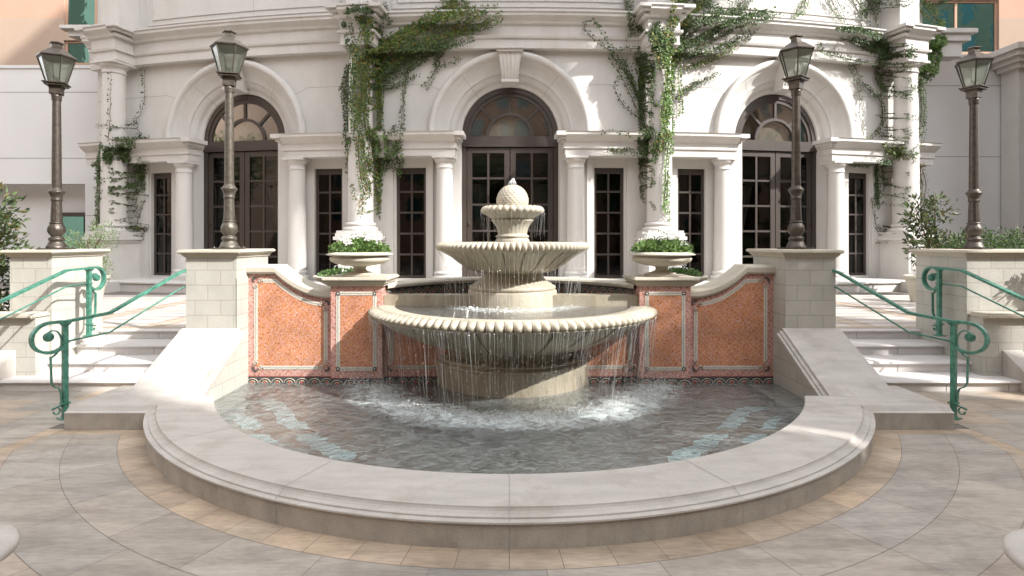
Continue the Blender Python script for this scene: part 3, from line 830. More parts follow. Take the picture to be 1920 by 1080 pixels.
# cut the ground under the pool: build the ground as a sheet with a hole
gobj=bpy.data.objects['ground']; me=gobj.data; me.clear_geometry()
bm=bmesh.new(); inner=[bm.verts.new((x,y,0)) for x,y in pts]
sq=[(-150,-120),(150,-120),(150,180),(-150,180)]
outer=[bm.verts.new((x,y,0)) for x,y in sq]
for L in (inner,outer):
    for i in range(len(L)): bm.edges.new((L[i],L[(i+1)%len(L)]))
bmesh.ops.triangle_fill(bm,use_beauty=True,use_dissolve=False,edges=list(bm.edges))
bm.faces.ensure_lookup_table()
for f in list(bm.faces):
    c=f.calc_center_median()
for f in bm.faces:
    if f.normal.z<0: f.normal_flip()
bm.to_mesh(me); bm.free()
rb=MB(); rr_=random.Random(9)  # wavy pale turquoise ribbons laid just above the pool floor
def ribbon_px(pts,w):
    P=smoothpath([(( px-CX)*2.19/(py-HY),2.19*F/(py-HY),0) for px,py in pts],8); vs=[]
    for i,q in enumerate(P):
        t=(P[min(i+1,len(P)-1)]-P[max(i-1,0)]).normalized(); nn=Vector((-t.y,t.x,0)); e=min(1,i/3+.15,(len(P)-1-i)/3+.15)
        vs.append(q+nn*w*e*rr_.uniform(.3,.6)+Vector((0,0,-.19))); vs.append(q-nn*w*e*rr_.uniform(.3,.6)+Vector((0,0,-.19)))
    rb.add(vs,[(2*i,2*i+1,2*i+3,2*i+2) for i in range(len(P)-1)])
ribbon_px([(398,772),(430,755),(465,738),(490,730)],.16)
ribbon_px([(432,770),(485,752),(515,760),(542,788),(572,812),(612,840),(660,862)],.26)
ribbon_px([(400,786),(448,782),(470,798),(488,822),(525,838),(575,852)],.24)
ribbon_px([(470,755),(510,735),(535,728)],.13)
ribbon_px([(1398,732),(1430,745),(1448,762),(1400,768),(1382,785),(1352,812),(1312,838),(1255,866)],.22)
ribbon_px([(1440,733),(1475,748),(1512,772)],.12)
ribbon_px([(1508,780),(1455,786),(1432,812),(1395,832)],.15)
tag(rb.build('floor_ribbons',M['turq']),kind='structure')
wt=MB(); WZ=.03
ip=[(x*1.0,y) for x,y in pts]
G=[]; 
wt.add([(x,y,WZ) for x,y in ip],[list(range(len(ip)))]); struct(wt,'pool_water',M['water'])

# ------------------------------------------------------------------ mosaic walls
def frame_line(mb,pts,w,y,t=.006,m=0):
    """flat band along polyline of (x,z) on a wall facing -y at depth y"""
    P=[Vector((p[0],0,p[1])) for p in pts]; L=len(P); vs=[]
    for i,p in enumerate(P):
        if 0<i<L-1:
            a=(P[i]-P[i-1]).normalized(); b_=(P[i+1]-P[i]).normalized(); tt_=(a+b_).normalized(); kk=1/max(.5,tt_.dot(a))
        else: tt_=(P[min(i+1,L-1)]-P[max(0,i-1)]).normalized(); kk=1
        nn=Vector((-tt_.z,0,tt_.x))*w/2*kk
        for q in (p-nn,p+nn): vs.append((q.x,y-t,q.z))
        for q in (p-nn,p+nn): vs.append((q.x,y+.002,q.z))
    fs=[]
    for i in range(L-1):
        a=i*4;b_=(i+1)*4
        fs+= [(a,b_,b_+1,a+1),(a+2,a,a+1,a+3)[:0] or (a,a+2,b_+2,b_),(a+1,b_+1,b_+3,a+3)]
    mb.add(vs,fs,m)
def spiral(mb,x,z,r,y,ph,sg,m=0,turns=1.6,th=.007):
    pts=[]
    for i in range(22):
        t=i/21; a=ph+sg*t*turns*2*pi; rr=r*(1-.8*t); pts.append((x+rr*cos(a),y-.005,z+rr*sin(a)))
    mb.tube(pts,th,5,m,flat=.6)
def corner_orn(fb,db,x,z,dx,dz,y,s=1.0):
    """scroll pair + dark leaf cluster at a frame corner; (dx,dz) points outwards"""
    spiral(fb,x-dx*.065*s,z-dz*.0*s,.034*s,y,0,1); spiral(fb,x,z-dz*.07*s,.034*s,y,pi/2,1)
    for k in range(5):
        a=atan2(dz,dx)+radians(-70+35*k); r0,r1=.012*s,.062*s
        cx,cz=x+dx*.008,z+dz*.008; u=a+pi/2
        db.add([(cx+r0*cos(a),y-.004,cz+r0*sin(a)),(cx+.6*r1*cos(a)+.011*s*cos(u),y-.006,cz+.6*r1*sin(a)+.011*s*sin(u)),(cx+r1*cos(a),y-.004,cz+r1*sin(a)),(cx+.6*r1*cos(a)-.011*s*cos(u),y-.006,cz+.6*r1*sin(a)-.011*s*sin(u))],[(0,1,2,3)])
def band3(fb,gb,pts,y,w=.05):
    frame_line(fb,pts,w,y,.006); 
    for o in (-.32,.32):
        pass
    frame_line(gb,pts,w*.16,y,.0085)
def tile_border(xs0,xs1,y,z0,z1,root,pt=None):
    """dark frieze with cream running scrolls and red blossoms"""
    base=MB(); cr=MB(); rd=MB()
    P=pt or (lambda s,z,o:(s,y-o,z))
    n=max(2,int((xs1-xs0)/.25))
    for i in range(n):
        a=xs0+(xs1-xs0)*i/n; b_=xs0+(xs1-xs0)*(i+1)/n
        base.add([P(a,z0,.004),P(b_,z0,.004),P(b_,z1,.004),P(a,z1,.004)],[(0,1,2,3)])
        base.add([P(a,z1-.006,.007),P(b_,z1-.006,.007),P(b_,z1,.007),P(a,z1,.007)],[(0,1,2,3)],1)
    h=z1-z0; pitch=h*1.15; k=int((xs1-xs0)/pitch)
    pitch=(xs1-xs0)/k
    for i in range(k):
        c=xs0+pitch*(i+.5); zz=(z0+z1)/2
        arc=[P(c-pitch*.46*cos(t),zz-h*.18+h*.46*sin(t),.007) for t in [pi*j/9 for j in range(10)]]
        cr.tube(arc,h*.035,4)
        arc=[P(c+pitch*.22*cos(t),zz-h*.12+h*.2*sin(t),.007) for t in [-.6+5*j/9 for j in range(10)]]
        cr.tube(arc,h*.03,4)
        rd.add([P(c-pitch*.13,zz-h*.05,.009),P(c,zz-h*.2,.009),P(c+pitch*.13,zz-h*.05,.009),P(c,zz+h*.13,.009)],[(0,1,2,3)])
        rd.add([P(c+pitch*.36,zz-h*.34,.009),P(c+pitch*.5,zz-h*.42,.009),P(c+pitch*.64,zz-h*.34,.009),P(c+pitch*.5,zz-h*.2,.009)],[(0,1,2,3)])
        for q in (-.3,.3): cr.add([P(c+pitch*q-.006,zz-h*.38,.008),P(c+pitch*q+.006,zz-h*.38,.008),P(c+pitch*q+.010,zz-h*.2,.008),P(c+pitch*q-.010,zz-h*.2,.008)],[(0,1,2,3)])
    par(base.build('tile_border',[M['ornament'],M['red_tile']]),root)
    par(cr.build('scroll_inlay',M['cream_tile']),root); par(rd.build('blossom_inlay',M['red_tile']),root)
ZB0,ZB1=-.20,.117
YW=7.9
def swoop(t): return 1.20+.335*(1-t)**2.3
for sg in (-1,1):
    side='left' if sg<0 else 'right'
    r=thing('mosaic_wall','orange mosaic wall with swooping stone coping between the %s lamp pedestal and the urn pier'%side,'wall',(sg*3.05+C0,YW,0),group='swooping mosaic walls')
    X=lambda x: C0+sg*x
    nx=28; xs=[3.66,3.60,3.45,3.25]+[3.25-(3.25-2.46)*i/nx for i in range(1,nx+1)]
    def ztop(x): return 1.535 if x>=3.25 else swoop((3.25-x)/(3.25-2.46))
    m=MB()
    for a,b_ in zip(xs[:-1],xs[1:]):
        m.add([(X(a),YW,ZB0),(X(b_),YW,ZB0),(X(b_),YW,ztop(b_)),(X(a),YW,ztop(a))],[(0,1,2,3)],0)
        m.add([(X(a),YW+.35,ZB0),(X(b_),YW+.35,ZB0),(X(b_),YW+.35,ztop(b_)),(X(a),YW+.35,ztop(a))],[(3,2,1,0)],1)
    # inner field (proud by 2 mm) with its own colour
    fi=MB(); ins=.115
    xi=[3.66-ins-.03,3.45,3.25]+[3.25-(3.25-2.46)*i/nx for i in range(1,nx+1)]
    xi=[x for x in xi if x>=2.46+ins]+[2.46+ins]
    for a,b_ in zip(xi[:-1],xi[1:]):
        fi.add([(X(a),YW-.003,.25),(X(b_),YW-.003,.25),(X(b_),YW-.003,ztop(b_)-.115),(X(a),YW-.003,ztop(a)-.115)],[(0,1,2,3)])
    par(m.build('mosaic_panel',[M['mosaic_rim'],M['ashlar']]),r); par(fi.build('inner_field',M['mosaic']),r)
    cp=MB(); prof=[(7.845,.025),(7.86,.0),(7.89,-.001),(7.89,-.001),(8.30,0),(8.30,.115),(7.90,.115),(7.862,.105),(7.845,.085)]
    vs=[];k=len(prof)
    for x in xs:
        for (yy,dz) in prof: vs.append((X(x),yy,ztop(x)+dz))
    fs=[]
    for i in range(len(xs)-1):
        for j in range(k): fs.append((i*k+j,(i+1)*k+j,(i+1)*k+(j+1)%k,i*k+(j+1)%k))
    cp.add(vs,fs,0,False); par(cp.build('coping',M['cream']),r)
    fb=MB(); gb=MB(); db=MB()
    zb=.235; xo=3.66-.135; xi_=2.46+.10
    topl=[(X(x),ztop(x)-.10) for x in [xo-.10]+[x for x in xs if xo-.10>x>xi_+.09]+[xi_+.09]]
    band3(fb,gb,topl,YW)
    band3(fb,gb,[(X(xo),zb+.10),(X(xo),ztop(xo)-.20)],YW); band3(fb,gb,[(X(xi_),zb+.10),(X(xi_),ztop(xi_)-.19)],YW)
    band3(fb,gb,[(X(xo-.10),zb),(X(xi_+.10),zb)],YW)
    for (x,z,dx,dz) in ((xo,zb+.0,1,-1),(xi_,zb,-1,-1),(xo,ztop(xo)-.10,1,1),(xi_,ztop(xi_)-.09,-1,1)):
        corner_orn(fb,db,X(x),z,sg*dx,dz,YW-.004)
    par(fb.build('frame_band',M['frame_band']),r); par(gb.build('frame_line',M['band_line']),r); par(db.build('corner_leaf',M['ornament']),r)
    a,b_=sorted((X(3.66),X(2.46))); tile_border(a,b_,YW,-.03,ZB1,r)
    # ---- urn pier
    p=thing('urn_pier','square mosaic pier with stone cap under the %s urn'%side,'pier',(X(2.11),8.05,0),group='mosaic urn piers')
    YP=7.80; m=MB(); a,b_=sorted((X(1.76),X(2.46)))
    m.box(a,b_,YP,8.42,-.2,1.37); par(m.build('mosaic_body',M['mosaic_rim']),p)
    f2=MB(); c1,c2=a+.10,b_-.10
    f2.add([(c1+.03,YP-.003,.27),(c2-.03,YP-.003,.27),(c2-.03,YP-.003,1.24),(c1+.03,YP-.003,1.24)],[(0,1,2,3)]); par(f2.build('inner_field',M['mosaic']),p)
    fb=MB(); gb=MB(); db=MB()
    for L in ([(c1,.24),(c1,1.27)],[(c2,.24),(c2,1.27)],[(c1,.24),(c2,.24)],[(c1,1.27),(c2,1.27)]): band3(fb,gb,L,YP-.002*(L[0][1]==L[1][1]))
    for cx in (c1,c2):
        for cz in (.24,1.27):
            db=MB(); db.box(cx-.024,cx+.024,YP-.012,YP-.009,cz-.024,cz+.024); fb.box(cx-.010,cx+.010,YP-.014,YP-.0125,cz-.010,cz+.010); par(db.build('corner_tile',M['ornament']),p)
    par(fb.build('frame_band',M['frame_band']),p); par(gb.build('frame_line',M['band_line']),p)
    tile_border(a,b_,YP,-.03,ZB1,p)
    cp=MB(); cp.box(a-.03,b_+.03,YP-.03,8.45,1.37,1.405); cp.box(a-.10,b_+.10,YP-.11,8.52,1.44,1.495,0,.018); 
    cp.box(a-.065,b_+.065,YP-.07,8.49,1.40,1.445,0,.012); par(cp.build('cap',M['cream']),p)
# ---- centre wall, ledge and niche
r=thing('mosaic_back_wall','orange mosaic wall with limestone ledge directly behind the big bowl','wall',(C0,YW,0))
m=MB(); m.box(C0-1.76,C0+1.76,YW,YW+.3,-.2,1.0); par(m.build('mosaic_panel',M['mosaic_rim']),r)
f2=MB()
fb=MB(); gb=MB(); db=MB()
for sg in (-1,1):
    a,b_=sorted((C0+sg*1.62,C0+sg*.6)); f2.add([(a,YW-.003,.27),(b_,YW-.003,.27),(b_,YW-.003,.95),(a,YW-.003,.95)],[(0,1,2,3)])
    band3(fb,gb,[(C0+sg*1.65,.34),(C0+sg*1.65,.98)],YW); band3(fb,gb,[(C0+sg*1.55,.24),(C0+sg*.9,.24)],YW)
    corner_orn(fb,db,C0+sg*1.65,.24,sg,-1,YW-.004)
par(f2.build('inner_field',M['mosaic']),r); par(fb.build('frame_band',M['frame_band']),r); par(gb.build('frame_line',M['band_line']),r); par(db.build('corner_leaf',M['ornament']),r)
tile_border(C0-1.76,C0+1.76,YW,-.03,ZB1,r)
lg=MB(); lg.box(C0-1.76,C0+1.76,YW-.012,YW+.28,1.003,1.235,0,.008); par(lg.build('ledge',M['wetstone']),r)
n_=thing('niche_wall','low curved wall with stone coping and tile frieze behind the middle of the fountain','wall',(C0,9.2,0))
RN=2.4; 
def nich(s,z,o):    # s = angle parameter arc-length along niche
    cy=9.25-1.9; R=1.90; a=s/R; return (C0+(R-o)*sin(a)*1.0,cy+(R-o)*cos(a),z)
AN=1.22
m=MB(); n=40; R=1.9
for i in range(n):
    a=-AN*R+2*AN*R*i/n; b_=-AN*R+2*AN*R*(i+1)/n
    m.add([nich(a,.6,0),nich(b_,.6,0),nich(b_,1.31,0),nich(a,1.31,0)],[(0,1,2,3)])
    m.add([nich(a,.6,-.3),nich(b_,.6,-.3),nich(b_,1.31,-.3),nich(a,1.31,-.3)],[(3,2,1,0)])
par(m.build('curved_wall',M['wetstone']),n_)
cp=MB(); prof=[(.04,1.312),(.07,1.325),(.075,1.36),(.05,1.385),(.02,1.39),(-.34,1.39),(-.34,1.312)]; vs=[];k=len(prof)
for i in range(n+1):
    a=-AN*R+2*AN*R*i/n
    for (o,z) in prof: vs.append(nich(a,z,o))
cp.add(vs,[(i*k+j,(i+1)*k+j,(i+1)*k+(j+1)%k,i*k+(j+1)%k) for i in range(n) for j in range(k)],0,False); par(cp.build('coping',M['cream']),n_)
tile_border(-AN*R,AN*R,0,1.17,1.311,n_,pt=nich)
uw=MB(); uw.add([(C0-1.8,YW+.25,1.12),(C0+1.8,YW+.25,1.12)]+[nich(a,1.12,-.02) for a in [AN*R-2*AN*R*i/20 for i in range(21)]],[list(range(23))]); struct(uw,'upper_pool_water',M['bowlwater'])

# ------------------------------------------------------------------ pedestals, cheek walls
def cap_block(mb,x0,x1,y0,y1,z):
    mb.box(x0-.02,x1+.02,y0-.02,y1+.02,z-.10,z-.075); mb.box(x0-.045,x1+.045,y0-.045,y1+.045,z-.078,z-.045,0,.008)
    mb.box(x0-.085,x1+.085,y0-.085,y1+.085,z-.05,z,0,.016)
PX0,PX1,PY0,PY1=3.64,4.31,7.57,8.56
for sg in (-1,1):
    side='left' if sg<0 else 'right'
    r=thing('lamp_pedestal','tall limestone block pedestal with moulded cap carrying the inner %s lamp'%side,'pedestal',(C0+sg*3.97,8.06,0),group='limestone lamp pedestals')
    a,b_=sorted((C0+sg*PX0,C0+sg*PX1)); m=MB(); m.box(a,b_,PY0,PY1,0.01,1.775); par(m.build('block_body',M['ashlar']),r)
    c=MB(); cap_block(c,a,b_,PY0,PY1,1.87); par(c.build('cap',M['cream']),r)
    # cheek wall
    r=thing('cheek_wall','sloping stone cheek wall with broad coping falling from the %s pedestal to the basin'%side,'wall',(C0+sg*3.97,7.0,0),group='sloping cheek walls')
    a,b_=sorted((C0+sg*3.60,C0+sg*4.36)); body=MB()
    prof=[(6.50,-.2),(6.50,.19),(7.565,.745),(7.565,-.2)]
    body.prof_x(prof,[a+.03,b_-.03]); 
    inx=C0+sg*3.633
    body.add([(inx,7.56,-.2),(inx,7.92,-.2),(inx,7.92,1.5),(inx,7.56,1.5)],[(0,1,2,3)])
    par(body.build('block_body',M['ashlar']),r)
    c=MB(); 
    c.prof_x([(6.44,.235),(6.44,.17),(7.568,.765),(7.568,.83)],[a,b_]); 
    e=C0+sg*3.60; 
    for dx,dz in ((.04,.0),(.075,-.028)):
        p,q=sorted((e,e-sg*dx)); c.prof_x([(6.45,.20+dz),(6.45,.165+dz),(7.566,.75+dz),(7.566,.795+dz)],[p,q])
    par(c.build('coping',M['coping']),r)
    p,q=sorted((C0+sg*4.30,C0+sg*4.42)); s=MB(); s.box(p,q,7.56,8.5,.6,.79,0,.006); par(s.build('end_block',M['cream']),r)
    # dark tile frieze on the cheek at the waterline
    tb=MB()
    def ck(s,z,o,sg=sg): t=(s)/1.45; return (C0+sg*(3.66+.06*(1-t)-o-.01),6.46+1.45*t,z)
    tile_border(0,1.45,0,-.03,ZB1,r,pt=ck)
    # outer pedestal
    r=thing('lamp_pedestal','wide limestone pedestal with moulded cap under the outer %s lamp, beyond the steps'%side,'pedestal',(sg*6.85,8.6,0),group='limestone lamp pedestals')
    a,b_=sorted((sg*6.43,sg*(7.02 if sg<0 else 8.6))); m=MB(); m.box(a,b_,8.02,9.02,.01,1.765); par(m.build('block_body',M['ashlar']),r)
    c=MB(); cap_block(c,a,b_,8.02,9.02,1.86); par(c.build('cap',M['cream']),r)
    r=thing('garden_wall','low limestone wall with flat coping at the outer %s edge of the steps'%side,'wall',(sg*7.6,7.9,0),group='low garden walls')
    a,b_=sorted((sg*6.46,sg*14)); m=MB(); m.box(*( (a,b_) ),7.78,8.015,.01,.93); par(m.build('block_body',M['ashlar']),r)
    a2,b2=sorted((sg*6.44,sg*14)); c=MB(); c.box(a2,b2,7.70,8.013,.93,1.0,0,.02); par(c.build('coping',M['cream']),r)
    kx,kx2=sorted((sg*6.72,sg*6.98)); k=MB()
    k.prof_x([(7.25,.01),(7.25,.14),(7.775,.50),(7.775,.01)],[kx,kx2]); par(k.build('kicker_block',M['coping']),r)

# ------------------------------------------------------------------ the fountain
FX,FY=.045,8.2
ft=thing('fountain','three tiered carved stone fountain with gadrooned bowls and a pine cone finial','fountain',(FX,FY,0))
def fpart(prof,name,mat,n=96,fn=None,smooth=True,gv=None):
    mb=MB(); mb.lathe(prof,n,(0,0),fn,0,smooth,groove=gv); o=mb.build(name,[mat,M['groove']]); o.parent=ft; return o
drum=fpart([(1.085,-.2),(1.085,.30),(1.09,.315),(1.10,.325),(1.10,.345),(1.075,.355),(1.05,.36),(1.05,.37),(1.07,.38),(1.07,.40),(1.04,.415),(.98,.42),(.95,.44),(.92,.50),(.91,.56)],'drum',M['wetstone'],96)
# big bowl
def flute(N_,amp,z0,z1):
    def f(r,z,a,j):
        w=max(0,min(1,(z-z0)/(z1-z0)))*max(0,min(1,(z1+.25-z)/.25)); k=abs(sin(N_*a/2)); return r*(1-amp*w*(1-min(1,k*3.2))),z
    return f
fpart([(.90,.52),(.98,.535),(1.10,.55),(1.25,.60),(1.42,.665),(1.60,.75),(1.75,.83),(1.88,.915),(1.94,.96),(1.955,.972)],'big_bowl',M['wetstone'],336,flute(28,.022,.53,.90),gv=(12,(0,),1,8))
def egg(N_,amp):
    def f(r,z,a,j):
        k=abs(cos(N_*a/2)); return r+amp[j]*(k**.5),z+0
    return f
fpart([(1.955,.968),(1.965,.975),(1.965,.985)],'bead',M['fountain'],96)
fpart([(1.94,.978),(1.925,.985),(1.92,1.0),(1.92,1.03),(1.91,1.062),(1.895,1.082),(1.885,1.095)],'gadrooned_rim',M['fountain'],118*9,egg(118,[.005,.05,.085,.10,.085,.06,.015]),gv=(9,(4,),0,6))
fpart([(1.91,1.088),(1.895,1.084),(1.885,1.100),(1.86,1.104),(1.66,1.088),(1.60,1.02),(1.4,.93),(.6,.90)],'bowl_lip',M['fountain'],128)
o=fpart([(.60,1.086),(1.68,1.086)],'bowl_water',M['bowlwater'],128)
# middle tier
fpart([(.635,.9),(.635,1.27),(.63,1.285),(.60,1.29),(.60,1.30),(.615,1.31),(.62,1.33),(.61,1.35),(.575,1.36),(.56,1.38),(.52,1.40),(.47,1.44),(.43,1.49),(.415,1.53)],'pedestal',M['fountain'],72)
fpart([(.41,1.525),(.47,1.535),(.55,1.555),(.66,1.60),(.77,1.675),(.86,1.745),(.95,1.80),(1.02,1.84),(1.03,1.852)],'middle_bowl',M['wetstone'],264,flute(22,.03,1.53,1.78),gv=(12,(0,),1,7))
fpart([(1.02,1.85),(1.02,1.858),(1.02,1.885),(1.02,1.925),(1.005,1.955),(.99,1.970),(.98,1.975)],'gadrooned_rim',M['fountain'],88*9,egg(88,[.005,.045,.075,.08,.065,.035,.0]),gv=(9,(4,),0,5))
fpart([(.995,1.973),(.95,1.965),(.90,1.94),(.3,1.90)],'bowl_lip',M['fountain'],96)
fpart([(.2,1.955),(.93,1.955)],'bowl_water',M['bowlwater'],96)
# top tier
def petal(N_,amp,lift):
    def f(r,z,a,j):
        k=abs(cos(N_*a/2))**.6; return r+amp[j]*k,z+lift[j]*k
    return f
fpart([(.24,1.92),(.245,1.99),(.235,2.01),(.22,2.03),(.235,2.04),(.24,2.052),(.235,2.065),(.215,2.07),(.21,2.09)],'neck',M['fountain'],64)
fpart([(.205,2.08),(.21,2.13),(.225,2.19),(.25,2.235),(.275,2.26),(.29,2.275),(.27,2.285),(.24,2.285)],'lower_petals',M['fountain'],192,petal(24,[0,.006,.01,.014,.018,.022,.01,0],[0,0,0,.0,.006,.012,.015,.01]))
fpart([(.25,2.275),(.285,2.30),(.335,2.34),(.385,2.375),(.425,2.40),(.43,2.43),(.415,2.455),(.385,2.468),(.33,2.46),(.28,2.43),(.1,2.42)],'shell_bowl',M['fountain'],224,petal(28,[0,.008,.014,.02,.026,.030,.022,.01,0,0,0],[0,0,0,-.004,-.006,0,.012,.018,.01,0,0]))
# pine cone
mb=MB(); rows=46; nn=132; vs=[]
for j in range(rows+1):
    t=j/rows; z=2.43+.36*t
    zz=(t*1.09-.26); prof_r=.225*sqrt(max(0,1-((t-.36)/.655)**2)) if t>.36 else .225*sqrt(max(0,1-((t-.36)/.75)**2))
    row=t*11
    for i in range(nn):
        a=2*pi*i/nn; rr=prof_r
        k=int(row); ph=(.5 if k%2 else 0); u=((a/(2*pi))*22+ph)%1; v=row-k
        # scale shape: bulges at the lower edge, tapering to rounded top
        sc=max(0,1-abs(u-.5)*2)**.5*(1-v)**.55
        vs.append(((rr+.011*sc*min(1,prof_r*9))*cos(a),(rr+.011*sc*min(1,prof_r*9))*sin(a),z))
mb.add(vs,[(j*nn+i,j*nn+(i+1)%nn,(j+1)*nn+(i+1)%nn,(j+1)*nn+i) for j in range(rows) for i in range(nn)],0,True)
o=mb.build('pine_cone_finial',M['fountain']); o.parent=ft
jet=MB(); jet.tube([(FX,FY,2.76),(FX,FY,2.82),(FX+.01,FY-.01,2.87),(FX+.02,FY-.02,2.885)],[.030,.034,.026,.008],8)
for k in range(10):
    a=2*pi*k/10; jet.tube([(FX+.01,FY,2.87),(FX+.04*cos(a),FY+.04*sin(a),2.84),(FX+.07*cos(a),FY+.07*sin(a),2.78)],[.006,.006,.003],5)
tag(jet.build('water_jet',strand_mat('jet_water',.85)),'short white jet of water bubbling over the pine cone finial','water jet')

# ------------------------------------------------------------------ falling water
fw=MB(); rnd=random.Random(3)
def strand(a,r0,z0,r1,z1,w,arc=.0,wob=.01):
    pts=[];rs=[];n=9; w0=rnd.uniform(-wob,wob)
    for i in range(n):
        t=i/(n-1); r=r0+(r1-r0)*t**.8+arc*sin(pi*t); z=z0+(z1-z0)*t
        aa=a+w0*t; pts.append((FX+r*cos(aa),FY+r*sin(aa),z)); rs.append(w*(1-.45*t)*rnd.uniform(.7,1.3))
    fw.tube(pts,rs,4)
for k in range(110):
    a=2*pi*(k+rnd.uniform(-.35,.35))/110
    strand(a,1.08,1.862,rnd.uniform(.93,1.02),1.60,rnd.uniform(.0018,.0042),-.03)
    strand(a,rnd.uniform(.93,1.05),1.62,rnd.uniform(.82,1.0),1.09,rnd.uniform(.002,.004),0,.03)
for k in range(210):
    a=-pi*(k+rnd.uniform(-.4,.4))/210
    strand(a,2.01,.985,rnd.uniform(1.80,1.98),rnd.choice((.03,.03,.4,.6)),rnd.uniform(.0012,.0032),0,.012)
for k in range(34):
    a=-pi*.72+ (pi*.62)*rnd.random()
    strand(a,2.0,.99,rnd.uniform(1.7,1.95),.03,rnd.uniform(.0025,.0045),0,.015)
for k in range(46):
    a=2*pi*(k+rnd.uniform(-.3,.3))/46
    strand(a,.465,2.39,rnd.uniform(.40,.46),rnd.uniform(1.97,2.15),rnd.uniform(.0015,.003),0,.01)
for sg in (-1,1):    # slanting side spurts
    for k in range(7):
        x0=FX+sg*1.98; pts=[(x0,FY-.25,1.0),(x0+sg*.12,FY-.33,.86-.01*k),(x0+sg*(.25+.02*k),FY-.38,.62-.02*k),(x0+sg*(.33+.03*k),FY-.4,.3-.03*k)]
        if sg<0: pts=[(x0+sg*(p[0]-x0)*sg*.35,p[1],p[2]) for p in pts]
        fw.tube(smoothpath(pts,3),rnd.uniform(.003,.006),4)
tag(fw.build('falling_water',M['strand']),kind='stuff')
dr=MB()
def drop(x,y,z,r,el=1.0):
    dr.add([(x+r,y,z),(x-r*.5,y+r*.87,z),(x-r*.5,y-r*.87,z),(x,y,z+r*1.6*el),(x,y,z-r*1.2*el)],[(0,1,3),(1,2,3),(2,0,3),(1,0,4),(2,1,4),(0,2,4)])
for k in range(1500):      # droplets falling from the big bowl
    a=-pi*rnd.random(); r=rnd.uniform(1.75,2.03); drop(FX+r*cos(a),FY+r*sin(a),rnd.uniform(.05,.95)**1.0,rnd.uniform(.0018,.0042),2.4)
for k in range(13000):      # splash ring on the pool
    a=-pi*rnd.random()*1.0; r=rnd.gauss(1.93,.11)+.06*sin(a*17)+.05*sin(a*31+1); 
    h=abs(rnd.gauss(0,.028)); drop(FX+r*cos(a),FY+r*sin(a),.035+h,rnd.uniform(.0015,.0058)*(1-h*4 if h<.2 else .2),rnd.uniform(.5,2.2))
for k in range(900):      # splash on the big bowl
    a=2*pi*rnd.random(); r=rnd.gauss(.86,.09); drop(FX+r*cos(a),FY+r*sin(a),1.09+abs(rnd.gauss(0,.016)),rnd.uniform(.003,.008),rnd.uniform(.5,1.6))
for sg in (-1,1):
    for k in range(1200):
        drop(FX+sg*rnd.gauss(2.02,.15),FY-.35+rnd.gauss(0,.12),.035+abs(rnd.gauss(0,.09)),rnd.uniform(.002,.008),rnd.uniform(.8,2.5))
tag(dr.build('splash_spray',M['foam']),kind='stuff')
q=MB(); q.box(-3.62,3.62,8.43,9.0,.01,TZ-.006); struct(q,'terrace_edge',M['grout'])
